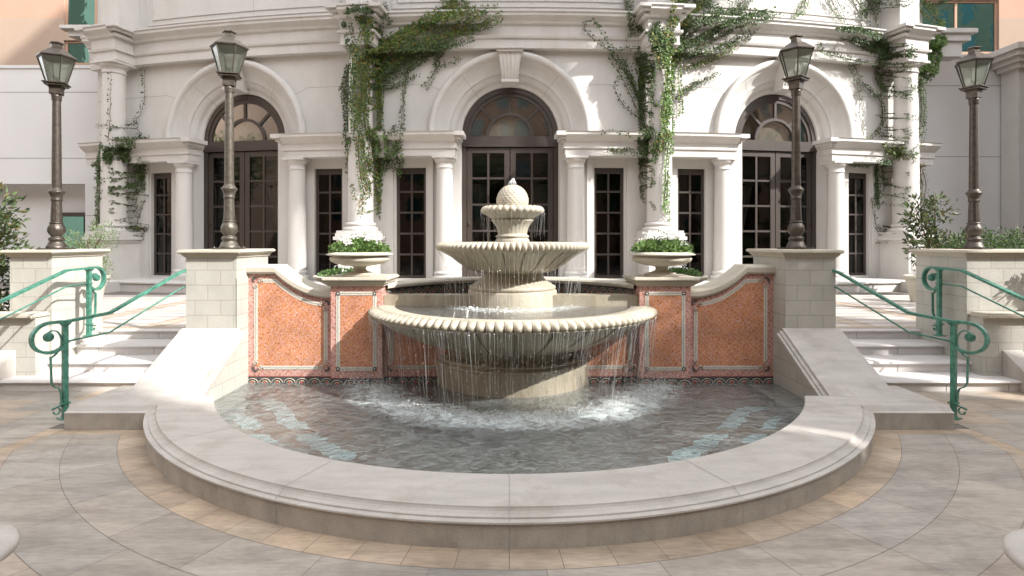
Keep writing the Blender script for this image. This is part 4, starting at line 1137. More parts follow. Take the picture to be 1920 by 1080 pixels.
# ------------------------------------------------------------------ street lamps
def make_lamp(label,loc,rz,mat):
    r=thing('street_lamp',label,'street lamp',loc,rz,'lantern lamps on the pedestals')
    def p(mb,name,m,parent=None):
        o=mb.build(name,m); o.parent=parent or r; return o
    b=MB(); b.box(-.20,.20,-.20,.20,0,.018,0,.004)
    for sx in (-1,1):
        for sy in (-1,1): b.lathe([(.016,.018),(.018,.03),(.0,.04)],8,(sx*.165,sy*.165))
    def fl(r_,z,a,j): return r_*(1+.07*abs(sin(6*a))),z
    b.lathe([(.135,.018),(.135,.05),(.12,.06),(.11,.10),(.085,.125),(.10,.135),(.108,.16),(.095,.185),(.075,.195),(.07,.21)],32)
    b.lathe([(.07,.205),(.10,.25),(.112,.29),(.105,.34),(.085,.38),(.075,.40)],60,fn=lambda r_,z,a,j:(r_*(1+.07*abs(sin(7*a+z*16))),z))
    b.lathe([(.075,.395),(.095,.405),(.095,.415),(.075,.425),(.072,.44)],32)
    b.lathe([(.074,.43),(.068,.60),(.062,.76)],48,fn=fl)
    b.lathe([(.07,.75),(.08,.765),(.07,.78),(.078,.83),(.085,.85),(.105,.88),(.11,.895),(.095,.91),(.08,.925),(.068,.95)],36,fn=lambda r_,z,a,j:(r_*(1+.03*abs(sin(8*a))),z))
    p(b,'lamp_base',mat)
    c=MB(); c.lathe([(.066,.94),(.062,1.6),(.056,2.36)],24); c.lathe([(.065,2.31),(.068,2.33),(.065,2.35),(.07,2.36),(.07,2.40),(.055,2.41)],24); p(c,'pole',mat)
    # lantern : rotated box holder, cage, glass, roof
    h=MB(); h.box(-.078,.078,-.078,.078,2.40,2.53,0,.004); h.box(-.085,.085,-.085,.085,2.50,2.525)
    h.box(-.13,.13,-.13,.13,2.53,2.555,0,.004); h.box(-.15,.15,-.15,.15,2.56,2.58,0,.004)
    p(h,'lantern_holder',mat)
    z0,z1=2.58,2.96; r0,r1=.135,.245
    n=6
    cage=MB(); P0=[(r0*cos(2*pi*k/n),r0*sin(2*pi*k/n),z0) for k in range(n)]; P1=[(r1*cos(2*pi*k/n),r1*sin(2*pi*k/n),z1) for k in range(n)]
    for k in range(n):
        cage.tube([P0[k],P1[k]],.0095,4,smooth=False); cage.tube([P0[k],P0[(k+1)%n]],.011,4,smooth=False); cage.tube([P1[k],P1[(k+1)%n]],.012,4,smooth=False)
    p(cage,'lantern_frame',mat)
    for k in range(n):
        g=MB(); s_=.97; A,B,C_,D=P0[k],P0[(k+1)%n],P1[(k+1)%n],P1[k]
        g.add([(v[0]*s_,v[1]*s_,v[2]) for v in (A,B,C_,D)],[(0,1,2,3)]); p(g,'glass_pane',M['lampglass'])
    rf=MB(); R_=[(.27,z1+.005),(.272,z1+.02),(.20,z1+.075),(.135,z1+.125),(.085,z1+.155)]
    vs=[(rr*cos(2*pi*k/n),rr*sin(2*pi*k/n),z) for rr,z in R_ for k in range(n)]
    rf.add(vs,[(j*n+k,j*n+(k+1)%n,(j+1)*n+(k+1)%n,(j+1)*n+k) for j in range(len(R_)-1) for k in range(n)]+[list(range(n))[::-1]])
    rf.lathe([(.082,z1+.145),(.078,z1+.225),(.10,z1+.23),(.10,z1+.245),(.06,z1+.262),(.0,z1+.268)],6,smooth=False)
    p(rf,'lantern_roof',mat)
    bn=MB(); bn.tube([(0,0,z0),(0,0,z0+.10)],.010,6); bn.tube([(-.03,0,z0+.08),(-.035,0,z0+.13)],.006,5); bn.tube([(.03,0,z0+.08),(.035,0,z0+.13)],.006,5); bn.tube([(-.03,0,z0+.08),(.03,0,z0+.08)],.005,5)
    bn.lathe([(.045,z0),(.045,z0+.02),(.0,z0+.03)],12); p(bn,'burner',M['joint'])
    return r
k_=.955
L1=make_lamp('slender lantern lamp with pale weathered base on the inner left pedestal',(-3.95,8.05,1.872),radians(14),M['ironw'])
L1.scale=(k_,k_,k_)
L2=dup(L1,(4.07,8.1,1.872),radians(-50),'slender brown lantern lamp on the inner right pedestal',scale=(k_*.985,)*3)
L3=dup(L1,(-6.72,8.47,1.862),radians(22),'brown iron lantern lamp on the outer left pedestal, leftmost of the four',scale=(k_*1.0,)*3)
L4=dup(L1,(7.0,8.6,1.862),radians(-62),'brown iron lantern lamp on the outer right pedestal, rightmost of the four',scale=(k_*.99,)*3)
for L in (L2,L3,L4):
    for ch in L.children:
        if ch.data.materials[0]==M['ironw']:
            ch.data=ch.data.copy(); ch.data.materials[0]=M['iron']

# ------------------------------------------------------------------ hand rails
def handrail(label,P,dirv,zr,pts,zbase,low_pts,mir=1):
    """P foot (x,y); dirv horizontal unit vector from the rail past the post (scroll side); pts: rail points (x,y,z) up to post"""
    r=thing('handrail',label,'handrail',(P[0],P[1],zbase),0,'green wrought iron handrails')
    D=Vector((dirv[0],dirv[1],0)).normalized(); side=Vector((-D.y,D.x,0)); P3=Vector((P[0],P[1],0))
    def U(u,z): return P3+D*u+Vector((0,0,z))
    def pp_(mb,name): return par(mb.build(name,M['green']),r)
    m=MB(); sc=[U(.03,zr+.005),U(.09,zr+.005)]
    cx,cz,R=.14,zr-.165,.17
    for k in range(15):
        a=pi/2-(pi*1.28)*k/14; sc.append(U(cx+R*cos(a)*1.0,cz+R*sin(a)*(1.0 if a>0 else .93)))
    rail=[Vector(q) for q in pts]+[U(0,zr)]
    m.ribbon(rail+sc,.06,.03,side)
    m.ribbon([sc[-1],sc[-1]+D*(-.03)+Vector((0,0,.012))],.055,.03,side)
    pp_(m,'rail')
    m=MB(); lw=[Vector(q) for q in low_pts]+[U(0,zr-.225)]; m.tube(lw,.011,6); pp_(m,'lower_rail')
    m=MB(); b=.025; c=P3
    def pr(z0,z1,b,bb=None):
        vs=[]
        for z,w_ in ((z0,b),(z1,bb or b)):
            for s1,s2 in ((-1,-1),(1,-1),(1,1),(-1,1)): vs.append(c+D*(w_*s1)+side*(w_*s2)+Vector((0,0,z)))
        m.add(vs,[(0,3,2,1),(4,5,6,7),(0,1,5,4),(1,2,6,5),(2,3,7,6),(3,0,4,7)])
    pr(zbase+.05,zr-.012,b); pr(zbase+.17,zbase+.185,.042); pr(zr-.235,zr-.215,.034); pr(zbase+.002,zbase+.014,.06); pr(zbase+.014,zbase+.05,.03,.024); pr(zr-.045,zr-.011,.024,.05)
    pp_(m,'post')
    m=MB()
    # upper small scroll : from rosette over, down along the post, out and back
    cc=(.135,zr-.15)
    q=[]
    for k in range(10):
        a=radians(160-16*k) if False else radians(100+10*k); 
    path=[(.16,zr-.105),(.12,zr-.085),(.075,zr-.10),(.045,zr-.15),(.032,zr-.215),(.045,zr-.28),(.085,zr-.345),(.135,zr-.385),(.135,zr-.385)]
    m.ribbon(smoothpath([U(u,z) for u,z in path[:-1]],5),.03,.012,side)
    m.ribbon([U(.135,zr-.37),U(.135,zr-.40),U(.128,zr-.66)] if zr-zbase>.9 else [U(.135,zr-.37),U(.13,zr-.55)],.032,.014,side)
    ze=zr-.66 if zr-zbase>.9 else zr-.55
    m.ribbon(smoothpath([U(.128,ze),U(.10,ze-.05),U(.05,ze-.09),U(.034,zbase+.19),U(.034,zbase+.14)],4),.03,.013,side)
    sp=[]
    for k in range(14):
        a=radians(35+26*k); rr=.050*(1-.045*k); sp.append(U(.085+rr*cos(a),zbase+.10+rr*sin(a)))
    m.ribbon([U(.034,zbase+.16)]+sp,.028,.011,side)
    pp_(m,'scroll')
    m=MB(); ce=U(.155,zr-.15)
    # rosette disc (button with petals) facing across the rail
    for sgn in (-1,1):
        vs=[ce+side*(.034*sgn)]; n=20
        for k in range(n):
            a=2*pi*k/n; vs.append(ce+side*(.026*sgn)+(D*cos(a)+Vector((0,0,1))*sin(a))*.045)
        for k in range(n):
            a=2*pi*k/n; vs.append(ce+side*(.0)+(D*cos(a)+Vector((0,0,1))*sin(a))*.052)
        m.add(vs,[(0,1+k,1+(k+1)%n) for k in range(n)]+[(1+k,1+n+k,1+n+(k+1)%n,1+(k+1)%n) for k in range(n)],0,False)
        for k in range(8):
            a=2*pi*k/8; q=ce+side*(.031*sgn)+(D*cos(a)+Vector((0,0,1))*sin(a))*.030
            m.lathe([(.0,-.008),(.010,0),(.0,.008)],6,(0,0)); 
            nv=7*3 if False else None
            L=18
            for t in range(len(m.v)-L,len(m.v)): m.v[t]=tuple(Vector(m.v[t])+q)
    pp_(m,'rosette')
    return r
for sg in (-1,1):
    sd='left' if sg<0 else 'right'
    D=Vector((sg*.5,-.866,0))
    x=lambda v: sg*v+.0
    px=833*6.39/1070
    handrail('near green handrail with big scroll end at the foot of the %s steps'%sd,(x(px),6.39),D,1.085,
        [(x(4.30),7.60,1.60),(x(4.34),7.53,1.575),(x(4.745),6.78,1.135)],0.0,[(x(4.30),7.60,1.385),(x(4.34),7.53,1.36),(x(4.745),6.78,.905)])
    xo=6.13 if sg<0 else 6.27
    handrail('far green handrail along the outer %s pedestal, its scroll at the top of the steps'%sd,(x(xo),8.32),(0,1),1.59,
        [(x(xo+.10),5.95,.93),(x(xo+.10),6.1,.97),(x(xo+.06),7.98,1.575)],.6,[(x(xo+.10),6.1,.76),(x(xo+.06),7.98,1.35)])

# ------------------------------------------------------------------ leaves
def leafq(mb,p,d,n,L,W,col):
    """a folded pointed leaf at p along d with normal n"""
    d=d.normalized(); s=d.cross(n); 
    if s.length<1e-5: return
    s.normalize(); n2=s.cross(d)
    a=p; b=p+d*L*.5+s*W*.5+n2*L*.06; c=p+d*L; e=p+d*L*.5-s*W*.5+n2*L*.06; m_=p+d*L*.52-n2*L*.02
    mb.add([a,b,c,e,m_],[(0,4,1),(4,2,1),(0,3,4),(4,3,2)],0,False,col)
def rv(r): 
    while True:
        v=Vector((r.uniform(-1,1),r.uniform(-1,1),r.uniform(-1,1)))
        if .05<v.length<1: return v.normalized()
GREENS=[(1,1,1),(.7,.85,.7),(1.3,1.35,1.1),(.55,.7,.6),(1.0,1.15,.9)]
def shrub(name,label,cat,loc,blobs,nl,L,W,cols,seed,stems=6,group=None,flower=None):
    r=random.Random(seed); t=thing(name,label,cat,loc,0,group)
    lf=MB(); st=MB()
    wts=[b[3]*b[4]*b[5] for b in blobs]
    for i in range(nl):
        b=r.choices(blobs,wts)[0]
        v=rv(r)*(r.random()**.45); p=Vector((b[0]+v.x*b[3],b[1]+v.y*b[4],b[2]+v.z*b[5]))
        # clumping
        if (sin(p.x*9+seed)+sin(p.y*8)+sin(p.z*10+1))<-1.1: continue
        out=(v+Vector((0,0,.35))+rv(r)*.7)
        c=r.choice(cols); k=r.uniform(.75,1.25); leafq(lf,p,out,rv(r),L*r.uniform(.7,1.3),W*r.uniform(.7,1.2),tuple(x*k for x in c))
    for i in range(stems):
        b=r.choice(blobs); e=Vector((b[0]+r.uniform(-.6,.6)*b[3],b[1]+r.uniform(-.6,.6)*b[4],b[2]+r.uniform(-.2,.8)*b[5]))
        s=Vector((r.uniform(-.06,.06),r.uniform(-.06,.06),0)); st.tube(smoothpath([s,(s*.4+e*.6)*.6+Vector((0,0,e.z*.2)),e],4),[.016-.0014*q for q in range(9)],5)
    o=st.build('stem',M['bark']); o.parent=t
    o=lf.build('leaves',M['leaf']); o.parent=t
    if flower:
        fl_=MB(); n,rad,zz,rr=flower
        for i in range(n):
            a=r.uniform(0,2*pi); q=r.random()**.5*rr; cx,cy=q*cos(a),q*sin(a); cz=zz+r.uniform(-.03,.09)-.12*(q/rr)**2
            for k in range(16):
                v=rv(r); v.z=abs(v.z); pc=Vector((cx,cy,cz))+v*rad*.85; leafq(fl_,pc,v+rv(r)*.4,rv(r),rad*.75,rad*.7,None)
            st2=None
        o=fl_.build('flower_heads',M['petal']); o.parent=t
    return t
# urns with geraniums
def urn(label,loc,s=1.0,group='stone urns of geraniums'):
    r=thing('garden_urn',label,'urn',loc,0,group)
    m=MB(); m.box(-.20,.20,-.20,.20,0,.03,0,.005); m.lathe([(.19,.03),(.195,.045),(.15,.055),(.11,.065),(.085,.09),(.082,.115),(.10,.135),(.20,.15)],40); o=m.build('foot',M['cream']); o.parent=r
    m=MB(); m.lathe([(.08,.135),(.22,.15),(.33,.175),(.395,.21),(.41,.245),(.40,.265),(.375,.275),(.375,.283),(.42,.288),(.455,.297),(.457,.305),(.39,.335),(.37,.338),(.35,.33),(.33,.29),(.0,.27)],56); o=m.build('bowl',M['cream']); o.parent=r
    m=MB(); m.lathe([(.35,.30),(.0,.31)],24); o=m.build('soil',M['soil']); o.parent=r
    return r
geo=[(.9,1.15,.85),(1.1,1.4,.9),(.65,.9,.6),(1.25,1.5,1.0)]
for sg in (-1,1):
    sd='left' if sg<0 else 'right'
    x=C0+sg*2.12
    u=urn('wide footed stone urn on the %s mosaic pier'%sd,(x,8.02,1.496))
    shrub('geranium_plant','white flowering geraniums spilling over the urn on the %s mosaic pier'%sd,'flowers',(x,8.02,1.496+.30),
        [(0,0,.06,.40,.36,.13),(.2,-.1,.06,.18,.16,.12),(-.22,-.05,.06,.18,.18,.11),(0,.1,.12,.25,.2,.1)],1500,.058,.06,geo,11+sg,8,'geraniums',flower=(27,.038,.24,.36))
    # second planter behind
    x2=C0+sg*2.72; r=thing('terrace_planter','round stone planter on a tall foot on the terrace behind the %s urn pier'%sd,'planter',(x2,9.25,.6),0,'stone planters behind the piers')
    m=MB(); m.lathe([(.24,0),(.24,.05),(.14,.09),(.11,.2),(.10,.5),(.14,.62),(.30,.70),(.42,.76),(.46,.79),(.47,.815),(.44,.83),(.41,.82),(.38,.78),(0,.77)],48); o=m.build('bowl',M['cream']); o.parent=r
    shrub('geranium_plant','low white geraniums in the terrace planter behind the %s urn pier'%sd,'flowers',(x2,9.25,.6+.80),
        [(0,0,.03,.38,.34,.10)],1300,.045,.045,[(.6,.85,.6),(.8,1.0,.7),(.45,.65,.45)],31+sg,6,'geraniums',flower=(14,.036,.13,.33))
    # pots by the outer columns
    xp=sg*9.42 if sg<0 else 9.28; yp=12.9
    r=thing('flower_pot','tapered pale flower pot by the outer %s column'%sd,'flower pot',(xp,yp,.6),0,'pale flower pots')
    m=MB(); m.lathe([(.17,0),(.18,.02),(.24,.36),(.26,.40),(.25,.42),(.30,.52),(.335,.54),(.335,.60),(.30,.60),(.29,.56),(0,.55)],32); o=m.build('pot_body',M['cream']); o.parent=r
    if sg<0:
        shrub('olive_shrub','wispy grey green olive shrub growing behind the outer left pedestal','shrub',(xp-.1,yp,1.15),
            [(0,0,.35,.35,.3,.45),(.25,0,.9,.38,.3,.4),(-.25,0,.75,.3,.3,.35),(.3,0,.2,.25,.2,.3)],2100,.075,.02,[(1.1,1.2,1.3),(.8,.95,.9),(1.35,1.4,1.5)],5,12)
    else:
        shrub('flowering_stems','bare stems and a few white blooms in the pot by the outer right column','plant',(xp,yp,1.15),
            [(0,0,.2,.18,.18,.25)],60,.06,.03,[(1.2,1.1,.8)],6,16,flower=(6,.05,.05,.2))
DARK=[(.30,.38,.32),(.45,.55,.42),(.22,.28,.25),(.62,.72,.5),(.8,.55,.40)]
shrub('magnolia_shrub','dark glossy magnolia shrub with rusty leaves at the left edge beside the outer left pedestal','shrub',(-7.75,8.25,0.95),
    [(-.1,0,.3,.55,.4,.6),(.05,0,1.0,.6,.45,.55),(.25,0,1.45,.4,.35,.4),(.35,.1,.75,.35,.3,.35),(-.4,0,1.3,.5,.4,.5),(.3,0,.0,.35,.3,.3)],3600,.105,.042,DARK,21,22)
shrub('magnolia_shrub','dark shrub with reddish leaf tips rising beside the outer right column','shrub',(10.6,14.2,.6),
    [(-.2,0,1.3,.5,.35,.6),(-.45,0,2.0,.3,.3,.5),(.15,0,2.2,.32,.3,.35),(.5,0,1.2,.5,.3,.4)],1700,.14,.055,DARK,22,18)
for i,(x,y,z,w,h) in enumerate(((9.6,11.6,1.9,.8,.6),(10.7,11.7,1.85,.8,.65),(11.6,11.2,1.8,.8,.6))):
    shrub('box_hedge_shrub',('rounded dark green hedge shrub just right of the outer right column','dense dark green hedge shrub behind the outer right lamp base','dense dark green hedge shrub right of the outer right lamp base')[i],'shrub',(x,y,.6),
      [(0,0,z-.9,w,.5,h+.1),(.3,0,z-.6,w*.6,.4,h*.6)],3000,.06,.035,[(.42,.6,.4),(.6,.85,.5),(.3,.42,.32)],40+i,8)
shrub('leafy_shrub','loose light green shrub at the right edge above the outer right pedestal','shrub',(9.55,9.8,1.2),
    [(0,0,1.0,.45,.35,.45),(-.25,0,.6,.35,.3,.3),(.3,0,.6,.5,.3,.5)],1500,.10,.05,[(1.3,1.6,.9),(1.0,1.2,.7),(1.6,1.8,1.2)],52,16)
shrub('trailing_shrub','dark leafy shrub hanging at the right edge below the outer right pedestal cap','shrub',(7.62,7.86,1.0),
    [(.25,-.02,.2,.40,.14,.32),(.1,-.02,.62,.36,.12,.16),(-.18,-.05,.62,.14,.08,.08)],1100,.085,.045,DARK,53,12)

# ------------------------------------------------------------------ climbing vines (drawn over the bowed wall)
def surf(s,z):
    a=abs(s); d=0.02
    for c in (S_B1,S_B2):
        if z<7.1 and z>2.2 and abs(a-c)<.31: d=max(d,.5+sqrt(max(0,.34**2-(a-c)**2)))
        if z>=7.1 and abs(a-c)<.45: d=max(d,.85+(.28 if 7.85<z<8.1 else 0))
        if z>=8.1 and abs(a-c)<.38: d=max(d,.64)
        if .88<z<=2.2 and abs(a-c)<.5: d=max(d,.52)
    if 7.12<z<7.76: d=max(d,.26)
    elif 7.76<=z<8.1: d=max(d,.52)
    for q0,q1 in ((S_IN-.3,S_C2+.28),(S_C3-.3,S_END)):
        if q0<a<q1 and 4.24<z<4.88: d=max(d,.46+(.23 if z>4.7 else 0))
    return d
def wallpt(px,py,extra=0.0):
    d=.3
    for _ in range(6):
        s=s_of(px,d); X,Y,_z=bend(s,d,0); z=CZ-(py-HY)*Y/F
        d2=surf(s,z); 
        if abs(d2-d)<.005: break
        d=d+(d2-d)*.7
    X,Y,_z=bend(s,d2+extra,0); 
    return Vector((X,Y,CZ-(py-HY)*Y/F)), s/RF
def vine(label,strands,seed,loc_px):
    r=random.Random(seed); lf=MB(); st=MB()
    for S_ in strands:
        pts,n,jit,dens,L=S_[:5]; cols=S_[5] if len(S_)>5 else GREENS
        for k in range(n):
            j0=r.gauss(0,jit) ; j1=r.gauss(0,jit*.5)
            cp=[Vector((p[0]+j0*(1 if len(p)<3 else p[2])+r.gauss(0,jit*.35),p[1]+j1+r.gauss(0,jit*.3),0)) for p in pts]
            sp=smoothpath(cp,7)
            t_end=1 if n<3 else r.uniform(.7,1.0); sp=sp[:max(4,int(len(sp)*t_end))]
            W=[wallpt(p.x,p.y,.03+r.uniform(0,.04)) for p in sp]
            P=[w[0] for w in W]
            st.tube(P,[.011*(1-.7*i/len(P)) for i in range(len(P))],4)
            for i in range(len(P)-1):
                a,b=P[i],P[i+1]; seg=(b-a).length
                if seg>1.2: continue
                th=W[i][1]; nrm=Vector((sin(th),-cos(th),0)); dirv=(b-a).normalized()
                m=dens*seg; m=int(m)+(r.random()<m-int(m))
                for q in range(m):
                    t=r.random(); sd=1 if r.random()<.5 else -1
                    sdv=dirv.cross(nrm)*sd
                    p=a.lerp(b,t)+sdv*r.uniform(.005,.03)+nrm*r.uniform(0,.05)
                    d=sdv*.9+dirv*r.uniform(-.2,.7)+nrm*r.uniform(0,.5)+Vector((0,0,-.25))
                    c=r.choice(cols); kk=r.uniform(.7,1.25)
                    leafq(lf,p,d,nrm+rv(r)*.55,L*r.uniform(.7,1.25),L*r.uniform(.6,.85),tuple(x*kk for x in c))
    loc=wallpt(*loc_px)[0]
    t=thing('climbing_vine',label,'climbing vine',tuple(loc),0,'climbing vines on the facade')
    par(st.build('stems',M['bark']),t); par(lf.build('leaves',M['leaf']),t)
G1=[(.55,.8,.5),(.75,1.05,.6),(.42,.6,.42),(1.1,1.3,.8),(1.5,.95,.5)]
G2=[(.9,1.15,.6),(1.2,1.4,.7),(.7,.9,.5),(1.6,1.0,.45),(.5,.7,.4)]
DK=[(.40,.55,.42),(.5,.68,.5),(.30,.42,.33),(.7,.85,.6)]
vine('sparse vine creeping up the leftmost tall column beside the olive shrub',[
    ([(200,470),(192,400),(195,300),(203,240)],3,4,42,.06,DK),
    ([(205,300),(215,240),(238,200),(241,125)],1,2,26,.065,DK),
    ([(240,265),(242,200),(243,130)],1,1,24,.06,DK),
    ([(232,255),(222,240),(215,225)],1,2,24,.06,DK),
    ([(195,290),(198,220),(199,160)],1,1,18,.05,DK),
    ([(215,330),(225,290),(245,265),(265,262),(285,252)],3,6,45,.06,DK),
    ([(200,330),(215,290),(235,285),(248,300)],9,12,38,.07,DK),
    ([(240,270),(232,300),(228,330),(240,365)],6,7,60,.065,DK),
    ([(205,400),(222,350),(235,320)],5,7,38,.06),
    ([(248,368),(268,345),(280,310),(262,300),(285,300)],1,1,22,.06,DK),
    ([(215,470),(245,450),(262,400),(275,375)],2,3,22,.055,DK),
    ([(178,440),(190,410),(205,395)],6,8,45,.05),
    ([(200,420),(225,425),(262,432)],2,3,26,.05,DK),
  ],61,(215,440))
vine('thick leafy vine covering the tall column left of the fountain, sweeping up right',[
    ([(686,95),(688,160),(684,220),(688,290)],13,14,62,.062,G1),
    ([(698,110),(700,170),(696,230)],6,8,70,.062,G2),
    ([(660,120),(655,170),(658,230),(650,300)],5,5,60,.06,DK),
    ([(700,240),(705,290),(712,350),(708,400)],6,9,42,.06,G1),
    ([(680,260),(680,320),(690,370),(685,420)],7,9,36,.06,G1),
    ([(715,255),(722,290),(715,340)],5,10,45,.065,[(.8,1.2,.7),(1,1.4,.8),(.6,.9,.55)]),
    ([(735,262),(738,290),(742,330)],4,5,40,.06,DK),
    ([(728,300),(745,283),(752,262),(765,268)],3,5,40,.06,DK),
    ([(650,25),(675,18),(710,20),(735,45)],6,6,60,.06,DK),
    ([(650,40),(655,65),(668,100)],5,5,55,.06,DK),
    ([(690,30),(700,60),(690,100)],7,12,70,.065,G1),
    ([(705,110),(740,75),(800,45),(860,30),(930,22)],9,13,36,.064,G1+G2),
    ([(700,130),(760,95),(830,62),(900,45),(942,8)],9,12,34,.062,G1),
    ([(710,100),(770,60),(830,25),(900,5)],6,12,42,.064,G2),
    ([(705,150),(750,110),(810,85),(870,50)],7,12,28,.062,DK),
    ([(840,-12),(850,5),(830,20)],7,14,75,.068,G1),
    ([(710,165),(740,145),(785,120),(835,85),(870,62)],4,6,40,.06,DK),
    ([(730,88),(790,90),(850,86),(900,68)],3,2,50,.06,DK),
    ([(775,65),(770,120),(758,165),(752,235)],2,4,32,.055,DK),
    ([(712,170),(745,160),(762,150),(800,135)],3,4,30,.055,DK),
    ([(812,95),(812,130),(790,165)],2,4,32,.055,DK),
    ([(840,90),(818,125),(865,112)],2,3,32,.055,DK),
    ([(752,235),(745,250),(725,255)],3,5,45,.06,DK),
    ([(638,160),(655,185),(660,190)],2,4,20,.06,DK),
    ([(705,5),(708,20),(706,30)],2,2,30,.05,DK),
  ],62,(688,420))
vine('broad vine climbing the tall column right of the fountain and fanning out to both sides',[
    ([(1255,95),(1256,150),(1252,210),(1250,262)],10,10,68,.068,[(.8,1.15,.65),(1,1.35,.75),(.6,.9,.5),(1.3,1.2,.6)]),
    ([(1248,60),(1250,90),(1252,130)],11,15,85,.07,G1),
    ([(1252,180),(1255,240),(1250,320),(1247,390),(1255,420)],5,4,42,.055,[(.8,1.2,.7),(1,1.4,.8)]),
    ([(1225,45),(1232,70),(1245,110)],8,9,70,.062,DK),
    ([(1278,-5),(1282,25),(1270,60)],10,9,110,.07,G1),
    ([(1180,-5),(1185,20),(1190,60),(1175,75)],3,5,45,.06,DK),
    ([(1212,250),(1215,190),(1210,130),(1205,95)],3,4,48,.06,DK),
    ([(1215,270),(1222,200),(1215,140)],2,3,42,.06,DK),
    ([(1200,215),(1170,150),(1145,110),(1130,92)],3,5,40,.058,DK),
    ([(1208,90),(1180,92),(1140,92),(1110,70),(1095,50),(1105,38),(1120,50),(1145,90)],1,1,36,.058,DK),
    ([(1205,225),(1175,205),(1158,180),(1152,160),(1162,140)],1,1,36,.055,DK),
    ([(1200,180),(1180,140),(1160,105)],2,5,36,.058,DK),
    ([(1202,160),(1195,120),(1180,100)],4,8,36,.058,DK),
    ([(1215,120),(1225,150),(1215,200)],5,10,42,.058,DK),
    ([(1203,275),(1180,258),(1150,250),(1122,250)],1,2,36,.058,DK),
    ([(1215,300),(1212,265),(1220,245)],9,11,75,.062,DK),
    ([(1225,285),(1235,260),(1240,240)],6,8,60,.06,G1),
    ([(1140,283),(1160,285),(1178,283),(1195,300)],3,2,42,.055,DK),
    ([(1212,300),(1208,350),(1225,395)],2,2,22,.05,DK),
    ([(1200,300),(1205,320),(1213,360)],2,4,26,.055,DK),
    ([(1270,95),(1320,70),(1370,45),(1430,28),(1475,15)],9,7,42,.062,DK),
    ([(1270,80),(1300,50),(1345,35),(1400,30),(1450,35)],8,8,50,.062,DK),
    ([(1272,110),(1330,98),(1380,80),(1420,50)],5,7,36,.06,DK),
    ([(1278,125),(1310,120),(1350,100),(1380,70)],4,6,32,.058,G1),
    ([(1272,170),(1300,155),(1330,140),(1345,128)],3,5,30,.055,DK),
    ([(1272,190),(1300,165),(1312,150)],2,5,28,.055,DK),
    ([(1300,-8),(1340,20),(1370,30)],7,14,42,.06,DK),
    ([(1400,-10),(1385,15),(1360,30)],5,10,40,.06,DK),
    ([(1290,30),(1310,10),(1330,-8)],5,6,70,.065,G1),
    ([(1512,-6),(1500,20),(1480,38)],3,4,40,.06,[(.8,1.2,.7)]),
  ],63,(1236,420))
vine('vine spreading over the rightmost tall column and hanging from the cornice',[
    ([(1750,60),(1745,90),(1735,125),(1725,160)],13,10,105,.068,[(.9,1.25,.75),(1.2,1.5,.9),(.65,.95,.55)]),
    ([(1755,40),(1762,80),(1752,110)],7,7,90,.068,[(.9,1.25,.75),(1.2,1.5,.9)]),
    ([(1722,150),(1730,200),(1722,270)],4,4,38,.055,[(.9,1.25,.75),(1,1.3,.8)]),
    ([(1720,0),(1740,25),(1752,50)],7,11,60,.062,G1),
    ([(1790,-8),(1765,8),(1740,20)],5,6,55,.06,DK),
    ([(1570,55),(1620,60),(1670,85),(1690,110)],8,8,48,.06,DK),
    ([(1600,75),(1640,95),(1680,110),(1700,85)],8,9,52,.06,DK),
    ([(1690,120),(1640,120),(1580,108),(1540,98),(1535,80)],2,2,40,.055,DK),
    ([(1550,-6),(1565,20),(1590,50)],4,6,34,.055,DK),
    ([(1600,-8),(1625,25),(1620,55)],6,12,36,.055,DK),
    ([(1660,-8),(1625,20),(1590,30)],5,9,36,.055,DK),
    ([(1600,120),(1612,150),(1640,185)],1,1,34,.055,DK),
    ([(1640,120),(1648,160),(1670,190)],1,1,34,.055,DK),
    ([(1560,90),(1590,130),(1608,165),(1610,220),(1620,262)],1,1,30,.055,DK),
    ([(1600,150),(1645,185),(1648,230),(1625,262)],2,2,34,.055,DK),
    ([(1683,130),(1690,160),(1705,175)],6,12,42,.055,DK),
    ([(1690,110),(1686,170),(1688,230),(1665,265)],1,1,22,.05,DK),
    ([(1690,215),(1710,220),(1722,225)],3,10,34,.05,DK),
    ([(1685,245),(1705,255),(1720,262)],3,12,34,.05,DK),
    ([(1690,290),(1705,275),(1720,262)],4,12,34,.05,DK),
    ([(1665,280),(1680,285),(1690,300)],9,9,80,.062,G1),
    ([(1650,300),(1652,340),(1662,390)],3,4,40,.055,DK),
    ([(1672,310),(1675,350),(1675,420)],5,5,48,.055,DK),
    ([(1590,308),(1625,310),(1660,300)],2,2,42,.055,DK),
    ([(1632,375),(1640,420),(1655,440),(1662,455)],1,1,30,.055,DK),
    ([(1690,330),(1710,370),(1725,420)],5,9,20,.045,DK),
    ([(1725,310),(1728,360),(1700,420)],5,9,16,.045,[(1.2,.8,.5)]),
    ([(1690,430),(1710,450),(1740,440)],8,12,12,.04,[(1.2,.8,.5)]),
  ],64,(1700,440))

